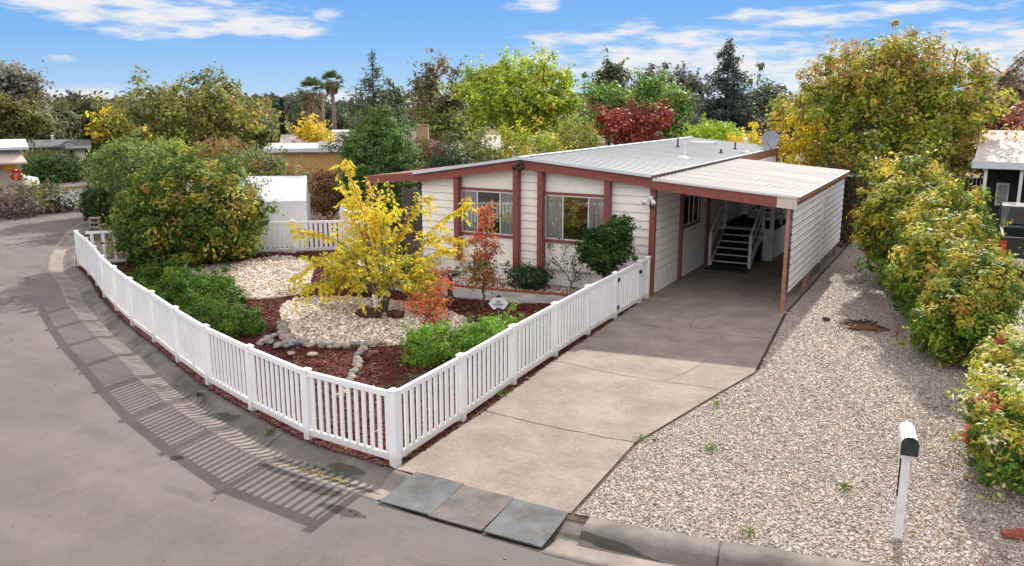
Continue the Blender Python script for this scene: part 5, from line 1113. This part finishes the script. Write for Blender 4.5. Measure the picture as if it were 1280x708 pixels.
g0 = far(76, 66); g1 = far(150, 60)
h1b = simple_house('beige garage wing with white door behind the dark shrub', 84, 100, 62, 187, 175, M['pinkwall'], M['shingle'], depth=7, wins=[(.3, .95, .2, 1.8, M['whitepaint'])])
h2 = simple_house('low tan house with flat white roof behind the tent', 334, 432, 58, 190, 182, M['tanwall'], M['edge'], depth=8, flat=True, wins=[(.62, .74, 1.5, 2.3, M['whitepaint'])])
h3 = simple_house('long low building with pinkish roof beyond the tan house', 352, 445, 74, 186, 168, M['pinkwall'], M['pinkroof'], depth=9)
MB().box(h3[1] * .66, h3[1] * 1.0, 1.0, 6, h3[2] - .2, h3[2] + 1.4).build('dormer', M['whitepaint'], h3[0])
h4 = simple_house('pale roofed house with white fence rails behind the cedar tree', 530, 640, 60, 188, 169, M['whitepaint'], M['pinkroof'], depth=10)
MB().tube([(h4[1] * .22, 2, h4[2]), (h4[1] * .20, 2, h4[3] + .25)], .05, 6).build('vent_pipe', M['whitepaint'], h4[4])
MB().box(h4[1] * .42, h4[1] * .44, 2, 2.1, h4[2], h4[3] - .3).build('vent_pipe', M['blackmetal'], h4[4])
cx = far(527, 57); ck = thing('brick_chimney', 'square tan brick chimney rising beside the cedar tree', 'chimney', (cx[0], cx[1], 0), YAW)
zc = hgt(527, 158, 57); MB().box(-.42, .42, -.35, .35, 0, zc).build('stack', mat('tan_brick', (.46, .30, .18), .9, .2, 12, bump=.4), ck); MB().box(-.46, .46, -.39, .39, zc + .002, zc + .09).build('cap', mat('chimney_cap', (.30, .17, .10), .9), ck)
wr = thing('picket_fence', 'low white rail fence glimpsed in front of the pale roofed house', 'fence'); a = far(532, 52); b_ = far(600, 54)
for i in range(9):
    p = a + (b_ - a) * i / 8; MB().box(p[0] - .05, p[0] + .05, p[1] - .05, p[1] + .05, 0, 2.2).build('post', M['whitepaint'], wr)
MB().bar((*a, 2.1), (*b_, 2.1), .06, .14).bar((*a, 1.4), (*b_, 1.4), .06, .14).build('rail', M['whitepaint'], wr)

# ================================================================== BACKGROUND TREES
def bgtree(lab, px, ytop, D, wpx, pal, seed, kind='round', base_y=None, name='tree', cat='tree', dens=1.0, ls=None, ybot=None, group=None, inner=.4, rough=.3, accents=None, bark=None, nbr=90, leafn=22):
    pal = [(tuple(min(.8, v * (1.55 if max(c_) < .2 else 1.1)) for v in c_), w_) for c_, w_ in pal]; g_ = far(px, D); H = hgt(px, ytop - 4, D); W = wid(wpx, D) / 2; zb = max(.5, hgt(px, ybot, D)) if ybot is not None else H * .25; hh = (H - zb) / 2; r_ = np.random.default_rng(seed)
    ells = [(0, 0, zb + hh * 1.0, W * .78, W * .65, hh * .95)]
    for i in range(7):
        a = i * .9 + r_.uniform(-.3, .3); k = r_.uniform(.35, .62); zz = zb + hh * r_.uniform(.5, 1.62); ells.append((W * k * math.cos(a), W * .6 * math.sin(a), zz, W * r_.uniform(.28, .42), W * .4, hh * r_.uniform(.28, .42)))
    ls = ls or max(.10, D * .0042); cr_ = max(.22, D * .0105); area = (2 * W) * (H - zb) / (cr_ * cr_); ncl = int(np.clip(area * 2.0 * dens, 120, 1300)); leafn = int(min(80, 5.5 * (cr_ / ls) ** 2))
    return tree(name, lab, cat, (g_[0], g_[1]), ells, ncl, leafn, cr_, ls, pal, seed, trunk_r=max(.08, H * .022), fork=H * .1, inner=inner, rough=rough, accents=accents, nbr=nbr, group=group, bark=bark or M['barkdark'], aspect=.8, shoots=.03, sprigs=.2)
def spire(lab, px, ytop, D, wpx, pal, seed, name='conifer_tree', levels=26, sparse=1.0, droop=.25, ls=None, zb=.6, power=.9, ragged=.15):
    g_ = far(px, D); H = hgt(px, ytop, D); W = wid(wpx, D) / 2; t = thing(name, lab, 'tree', (g_[0], g_[1], 0)); r_ = np.random.default_rng(seed); br = MB(); br.tube([(0, 0, -.05), (0, 0, H * .5), (0, 0, H)], [H * .018, H * .011, .01], 7); P = []; Nn = []; ls = ls or D * .0042
    for i in range(levels):
        f = i / levels; z = zb + (H - zb) * f; rad = W * (1 - f) ** power * r_.uniform(1 - ragged, 1 + ragged); nb_ = int(6 + 8 * (1 - f))
        for j in range(nb_):
            a = r_.uniform(0, 6.28); L = rad * r_.uniform(.7, 1.1); dz = L * (.25 - droop); tip = np.array([L * math.cos(a), L * math.sin(a), z + dz]); br.tube([(0, 0, z), tip], [.02 + L * .008, .006], 3, cap=False)
            m_ = max(5, int(L / ls * 7 * sparse)); tt = r_.uniform(.12, 1, m_) ** .8; q = np.array([0, 0, z]) + (tip - np.array([0, 0, z])) * tt[:, None]; sidev = np.array([-math.sin(a), math.cos(a), 0]); q = q + sidev * (r_.normal(0, 1, m_) * L * .16 * (1.15 - tt))[:, None] + r_.normal(0, ls * .5, (m_, 3)) - np.array([0, 0, 1]) * (r_.random(m_) * ls * .8)[:, None]
            P.append(q); Nn.append(np.array([0, 0, 1]) + r_.normal(0, .5, (m_, 3)) + np.array([math.cos(a), math.sin(a), 0]) * .5)
    P = np.vstack(P); Nn = np.vstack(Nn); br.build('trunk', M['barkdark'], t); leafcloud('crown', P, Nn, ls * r_.uniform(.7, 1.3, len(P)), np.clip(pick(r_, pal, len(P)) * r_.lognormal(0, .2, (len(P), 1)), 0, 1), M['needle'], t, r_, .4); return t
OAK = [((.11, .12, .035), 4), ((.15, .145, .04), 3), ((.24, .17, .05), .8), ((.07, .08, .028), 2)]
GRN = [((.06, .085, .03), 3), ((.09, .11, .035), 2), ((.04, .06, .022), 2)]
LM = [((.25, .33, .035), 4), ((.35, .39, .045), 3), ((.15, .23, .03), 2.5), ((.44, .41, .05), 1.5)]
YW = [((.66, .46, .04), 3), ((.46, .36, .045), 2), ((.20, .19, .04), 1)]
bgtree('tall grey leafed sparse tree at the far left edge', 22, 76, 75, 62, [((.16, .16, .13), 2), ((.11, .11, .085), 2)], 101, dens=.35, ybot=165, rough=.4)
bgtree('olive green tree above the pink bungalow', 2, 118, 62, 80, [((.09, .085, .025), 3), ((.14, .12, .03), 1.5), ((.06, .065, .02), 2)], 102, ybot=205)
for i, (px, yt, D, w, lab) in enumerate(((62, 134, 95, 60, 'brownish green tree above the grey shingle roof'), (92, 130, 100, 52, 'dull green tree in the line behind the beige house'), (125, 135, 100, 56, 'dark tree at the right end of the line behind the beige house'), (40, 140, 90, 40, 'small dark tree left in the line behind the beige house'), (150, 140, 95, 50, 'muted tree behind the yellow leaved tree'))):
    bgtree(lab, px, yt, D, w, [((.10, .085, .04), 2), ((.075, .085, .035), 3), ((.05, .055, .03), 2)], 110 + i, dens=.7, ybot=190)
bgtree('bright yellow leaved tree left of the broad oak', 148, 134, 66, 72, YW + [((.12, .13, .035), 3)], 120, ybot=205, dens=.8)
bgtree('broad olive brown oak tree above the dome shaped bush', 243, 96, 62, 190, OAK, 121, ybot=215, rough=.35, accents=[(lambda P: (P[:, 2] < 4.8) & (P[:, 0] > 1), [((.30, .24, .045), 1)], .35)], nbr=160)
bgtree('small dark tree right of the broad oak', 315, 130, 80, 50, OAK, 122, ybot=200, dens=.6)
bgtree('olive tree left of the cypress', 335, 152, 90, 46, [((.16, .14, .04), 1), ((.10, .11, .035), 1)], 123, ybot=195, dens=.6)
spire('narrow dark cypress left of the palms', 352, 122, 85, 9, [((.025, .035, .02), 1)], 124, name='cypress_tree', levels=40, droop=-.4, power=.35, ls=.22)
# green mass in front of the oak
sg_ = far(158, 40); bush('tall_shrub', 'pale sage green tree shrub left of the dome shaped bush', 'bush', (sg_[0], sg_[1]), [(0, 0, 1.5, 1.7, 1.7, 1.6), (.9, -.2, 1.1, 1.5, 1.3, 1.2), (.2, .6, 2.2, 1.3, 1.2, .9)], 560, 36, .36, .17, [((.19, .27, .07), 3), ((.13, .20, .05), 2), ((.28, .33, .10), 1.5)], 130, inner=.6, nbr=60, stem_r=.06)
g_ = far(222, 42); bush('tall_shrub', 'bright lime shrub peeking over the dome shaped bush', 'bush', (g_[0], g_[1]), [(0, 0, 1.7, 1.5, 1.2, 1.35)], 260, 20, .4, .17, LM, 131, inner=.6)
g_ = far(268, 40); bush('tall_shrub', 'reddish leaved shrub above the right side of the dome shaped bush', 'bush', (g_[0], g_[1]), [(0, 0, 1.7, 1.3, 1.1, 1.3)], 220, 20, .4, .16, [((.28, .13, .05), 2), ((.14, .13, .04), 2)], 132, inner=.6)
g_ = far(315, 36); bush('tall_shrub', 'mixed green and red tinged hedge behind the tent', 'bush', (g_[0], g_[1]), [(0, 0, 1.5, 2.4, 1.4, 1.25), (-1.2, 0, 1.6, 1.5, 1.2, 1.1)], 520, 22, .36, .15, [((.10, .14, .04), 3), ((.16, .19, .05), 2), ((.26, .12, .06), .8)], 133, inner=.6)
g_ = far(170, 36); bush('tall_shrub', 'dense green shrub between the sage shrub and the dome shaped bush', 'bush', (g_[0], g_[1]), [(0, 0, 1.5, 1.5, 1.2, 1.3)], 300, 22, .36, .15, GRN + [((.18, .2, .05), 1)], 134, inner=.6)
g_ = far(405, 34); bush('tall_shrub', 'rust coloured shrub behind the right end of the tent', 'bush', (g_[0], g_[1]), [(0, 0, 1.2, .7, .7, 1.0)], 160, 20, .28, .12, [((.20, .08, .035), 2), ((.12, .08, .03), 1)], 135, inner=.5)
# palms
def palm(lab, px, ytop, D, rpx, seed, skirt, trw):
    g_ = far(px, D); r_ = np.random.default_rng(seed); Rf = wid(rpx, D); H = hgt(px, ytop, D) - Rf * .9; t = thing('palm_tree', lab, 'palm tree', (g_[0], g_[1], 0), 0, 'fan palms'); MB().tube([(0, 0, -.1), (.1, 0, H * .5), (0, 0, H)], [trw * 1.3, trw, trw * .9], 10).build('trunk', M['palmtrunk'], t)
    V = []; F = []; cols = []
    for i in range(40):
        a = r_.uniform(0, 6.28); el = -.55 + 2.0 * (i / 40); L = Rf * r_.uniform(.8, 1.05); d = np.array([math.cos(a) * math.cos(el), math.sin(a) * math.cos(el), math.sin(el)]); c0 = np.array([0, 0, H]) + d * L * .42; sd = np.cross(d, [0, 0, 1.]); sd /= np.linalg.norm(sd) + 1e-6; up = np.cross(sd, d)
        for k in range(11):
            w = (k - 5) / 5 * 1.0; dd = d * math.cos(w) + sd * math.sin(w); ll = L * .58 * (1 - .18 * abs(w)); tip = c0 + dd * ll - np.array([0, 0, ll * .22]); wd = ll * .075; pv = np.cross(dd, up); n0 = len(V); V += [c0, c0 + dd * ll * .5 + pv * wd, tip, c0 + dd * ll * .5 - pv * wd]; F.append((n0, n0 + 1, n0 + 2, n0 + 3)); cols += [np.array([.13, .17, .08]) * r_.lognormal(0, .15)] * 4
    np_mesh('fronds', np.array(V), np.array(F), np.array(cols), M['needle'], t)
    if skirt:
        n = 700; a = r_.uniform(0, 6.28, n); zz = H - r_.uniform(0, skirt, n); rr = trw * 1.1 + Rf * .34 * (1 - (H - zz) / skirt * .55) * r_.uniform(.5, 1, n); P = np.stack([rr * np.cos(a), rr * np.sin(a), zz], 1)
        leafcloud('dead_skirt', P, np.stack([np.cos(a), np.sin(a), .3 + 0 * a], 1), Rf * .35, np.tile([[.27, .20, .14]], (n, 1)) * r_.lognormal(0, .25, (n, 1)), M['needle'], t, r_, .25, np.tile([[0, 0, 1.]], (n, 1)) + r_.normal(0, .2, (n, 3)))
palm('stout fan palm with a shaggy brown skirt', 391, 92, 78, 26, 141, 4.2, .45)
palm('slender taller fan palm right of the shaggy palm', 416, 85, 84, 20, 142, 0.9, .18)
bgtree('dark rounded evergreen behind the palms', 400, 136, 100, 92, [((.04, .05, .03), 3), ((.055, .07, .035), 1)], 143, ybot=190, inner=.5, rough=.2)
bgtree('dark grey green tree left of the palms', 372, 130, 110, 40, [((.07, .08, .05), 1)], 144, ybot=185, dens=.7)
g_ = far(386, 68); bush('golden_shrub', 'golden yellow small tree in front of the palms', 'tree', (g_[0], g_[1]), [(0, 0, hgt(386, 165, 68), wid(15, 68), 1.2, wid(11, 68)), (1, 0, hgt(386, 172, 68), wid(12, 68), 1.2, wid(7, 68))], 160, 16, .5, .26, YW[:2] + [((.6, .45, .04), 2)], 145, inner=.3)
# cedar group
spire('tall sparse conifer spire rising behind the dense cedar', 467, 60, 46, 150, [((.07, .10, .06), 2), ((.11, .14, .08), 1)], 150, levels=20, sparse=.62, droop=.14, power=1.15, zb=2, ragged=.45)
CED = [((.09, .17, .04), 3), ((.13, .22, .05), 2), ((.05, .10, .028), 1.5)]
g_ = far(472, 34)
tree('dense_cedar', 'dense feathery green cedar behind the yellow tree', 'tree', (g_[0], g_[1]), [(0, 0, 2.6, 1.35, 1.3, 2.0), (0, 0, 3.8, .55, .6, 1.3), (-.8, 0, 2.2, .9, .9, 1.4), (.8, 0, 2.4, .9, .9, 1.3), (0, -.4, 1.2, 1.6, 1.2, 1.1)], 700, 46, .32, .16, CED, 151, trunk_r=.18, fork=.4, inner=.45, rough=.25, aspect=.25, m=M['needle'], flat=.6)
bgtree('small distant tree right of the conifer spire', 491, 120, 95, 12, GRN, 152, ybot=150, dens=.6, nbr=30)
bgtree('tall grey brown oak with open crown behind the pale roof', 553, 72, 66, 100, [((.11, .095, .05), 3), ((.07, .07, .04), 2), ((.17, .12, .06), 1)], 153, ybot=165, dens=.55, rough=.4, nbr=200)
bgtree('olive green tree below the grey brown oak', 560, 140, 64, 90, [((.13, .15, .04), 2), ((.09, .11, .03), 2)], 154, ybot=185, dens=.7)
bgtree('large bright lime green tree behind the house', 655, 76, 48, 178, LM, 155, ybot=172, rough=.3, nbr=160, dens=1.5, inner=.5)
for i, (px, yt, D, w, pal, lab) in enumerate(((600, 172, 38, 90, [((.20, .20, .045), 2), ((.12, .15, .04), 2), ((.28, .20, .05), 1)], 'olive and rust shrub over the left slope of the roof'),
        (662, 156, 40, 110, LM + YW[:1], 'yellow green shrub over the roof ridge'), (718, 148, 42, 80, [((.26, .26, .05), 2), ((.18, .21, .04), 2)], 'mustard green shrub left of the red tree'), (560, 182, 36, 70, [((.06, .085, .045), 2), ((.10, .12, .06), 1)], 'grey green shrub right of the cedar'), (540, 178, 44, 30, [((.25, .08, .05), 2), ((.15, .12, .05), 1)], 'thin reddish shrub beside the brick chimney'))):
    g_ = far(px, D); H = hgt(px, yt, D); W = wid(w, D) / 2
    bush('tall_shrub', lab, 'bush', (g_[0], g_[1]), [(0, 0, H * .58, W * .85, 1.3, H * .42), (W * .4, .2, H * .5, W * .5, 1, H * .36), (-W * .45, 0, H * .5, W * .5, 1, H * .36)], 420, 20, .35, .15, pal, 160 + i, inner=.5, rough=.25)
bgtree('crimson red leaved tree behind the house roof', 795, 131, 46, 104, [((.20, .04, .033), 3), ((.30, .085, .055), 2), ((.13, .03, .027), 1.5)], 170, ybot=190, dens=.9, rough=.25)
for i, (px, yt, D, w, lab) in enumerate(((762, 102, 80, 66, 'rounded green tree left of the pair behind the red tree'), (812, 98, 82, 60, 'rounded green tree directly above the red tree'), (846, 112, 78, 44, 'rounded green tree right of the red tree'))):
    bgtree(lab, px, yt, D, w, [((.11, .18, .04), 3), ((.08, .14, .035), 2)], 171 + i, ybot=175, inner=.6, rough=.12, dens=1.2)
bgtree('distant tall eucalyptus behind the rounded trees', 765, 80, 110, 50, [((.06, .08, .04), 1), ((.09, .10, .05), 1)], 175, ybot=150, rough=.35)
bgtree('distant grey tree left of the dark spruce', 848, 96, 120, 80, [((.09, .095, .075), 1), ((.07, .075, .055), 1)], 176, ybot=160, rough=.35, dens=.6)
bgtree('distant grey green tree right of the dark spruce', 945, 104, 95, 90, [((.08, .10, .06), 2), ((.06, .07, .045), 1)], 177, ybot=180, rough=.3)
bgtree('small distant tree above the lime shrub', 822, 92, 130, 60, [((.08, .09, .06), 1)], 178, ybot=150, dens=.6)
bgtree('dark evergreen mass beneath the big autumn tree', 985, 140, 60, 90, [((.03, .04, .025), 2), ((.05, .065, .03), 1)], 182, ybot=200)
spire('tall dark blue grey spruce behind the house', 908, 46, 62, 128, [((.06, .078, .066), 3), ((.10, .12, .10), 1.5)], 179, name='spruce_tree', levels=24, sparse=1.5, droop=.38, power=.8, zb=1, ragged=.28)
g_ = far(893, 46); bush('tall_shrub', 'vivid lime shrub behind the roof vents', 'bush', (g_[0], g_[1]), [(0, 0, hgt(893, 172, 46), wid(36, 46), 1.3, wid(20, 46))], 260, 18, .32, .16, [((.26, .40, .03), 3), ((.34, .44, .04), 2)], 180, inner=.5, rough=.2)
g_ = far(935, 44); bush('tall_shrub', 'small yellow shrub beside the satellite dish', 'bush', (g_[0], g_[1]), [(0, 0, hgt(935, 185, 44), wid(22, 44), 1.0, wid(14, 44))], 120, 16, .3, .14, YW[:2], 181, inner=.4)
# the big autumn tree
g_ = far(1100, 37)
BA = [((.31, .34, .045), 4), ((.41, .38, .055), 3), ((.17, .23, .04), 4), ((.45, .34, .07), 1)]
tree('autumn_tree', 'huge yellow green autumn tree towering over the carport', 'tree', (g_[0], g_[1]), [(0, 0, 4.4, 3.4, 3.0, 2.8), (-2.4, 0, 3.2, 2.0, 2.0, 1.9), (2.2, 0, 3.6, 2.2, 2.0, 2.2), (.6, 0, 6.2, 1.9, 1.8, 1.5), (-1.6, .3, 5.6, 1.5, 1.5, 1.4), (2.9, -.2, 5.2, 1.4, 1.3, 1.3), (-.2, -.4, 2.4, 2.6, 2.2, 1.6)],
     1250, 36, .38, .19, BA, 190, trunk_r=.24, fork=1.0, nbr=260, inner=.40, rough=.42, shoots=.05, sprigs=.35, accents=[(lambda P: (P[:, 2] > 5.6) | (P[:, 0] > 2.8), [((.36, .24, .09), 2), ((.32, .26, .06), 2), ((.42, .3, .08), 1)], .38), (lambda P: (P[:, 0] < -2.0) & (P[:, 2] < 4.2), [((.70, .48, .04), 3), ((.54, .44, .05), 2)], .75)])
bgtree('grey brown tree at the right edge of the sky', 1275, 66, 52, 110, [((.17, .13, .09), 2), ((.12, .105, .07), 2)], 191, ybot=190, dens=.5, rough=.4)
bgtree('dark red leaved tree over the neighbouring roof', 1262, 128, 42, 90, [((.16, .05, .035), 2), ((.22, .10, .05), 1.5), ((.10, .06, .03), 1)], 192, ybot=190, dens=.7)
g_ = far(1048, 30); bush('foundation_shrub', 'dark reddish shrub between the carport corner and the big tree', 'shrub', (g_[0], g_[1]), [(0, 0, 1.5, .9, .8, 1.4)], 260, 20, .3, .11, [((.05, .06, .025), 3), ((.22, .06, .04), 1)], 193, inner=.5)
g_ = far(1190, 31); bush('foundation_shrub', 'dull green shrub before the neighbouring porch', 'shrub', (g_[0], g_[1]), [(0, 0, 1.3, 1.1, .9, 1.2)], 260, 20, .3, .11, [((.09, .10, .03), 3), ((.20, .16, .04), 1)], 194, inner=.5)
# far wooded skyline: one mass nobody could count
rg = np.random.default_rng(300); P_ = []; C_ = []
for px in np.arange(-120, 1420, 5.0):
    D = 150 + 25 * math.sin(px * .013); g_ = far(px, D); top_ = hgt(px, 125 + 4 * math.sin(px * .05) + 4 * math.sin(px * .17 + 1) + rg.normal(0, 2), D); n = 70
    P_.append(np.stack([g_[0] + rg.normal(0, 1.2, n), g_[1] + rg.normal(0, 2.5, n), rg.uniform(-.1, 1, n) ** .8 * top_ if False else rg.uniform(0, 1, n) * top_], 1)); C_.append(np.tile(pick(rg, [((.07, .08, .045), 2), ((.10, .09, .05), 1), ((.05, .065, .04), 1)], 1), (n, 1)) * rg.lognormal(0, .15, (n, 1)))
P_ = np.vstack(P_); C_ = np.vstack(C_); o = leafcloud('far_woods', P_, rg.normal(0, 1, P_.shape) + np.array([.3, -1, .5]), .9 * rg.uniform(.6, 1.4, len(P_)), C_, M['needle'], None, rg, .7); tag(o, 'far wooded skyline behind all the houses', 'woods', None, 'stuff')
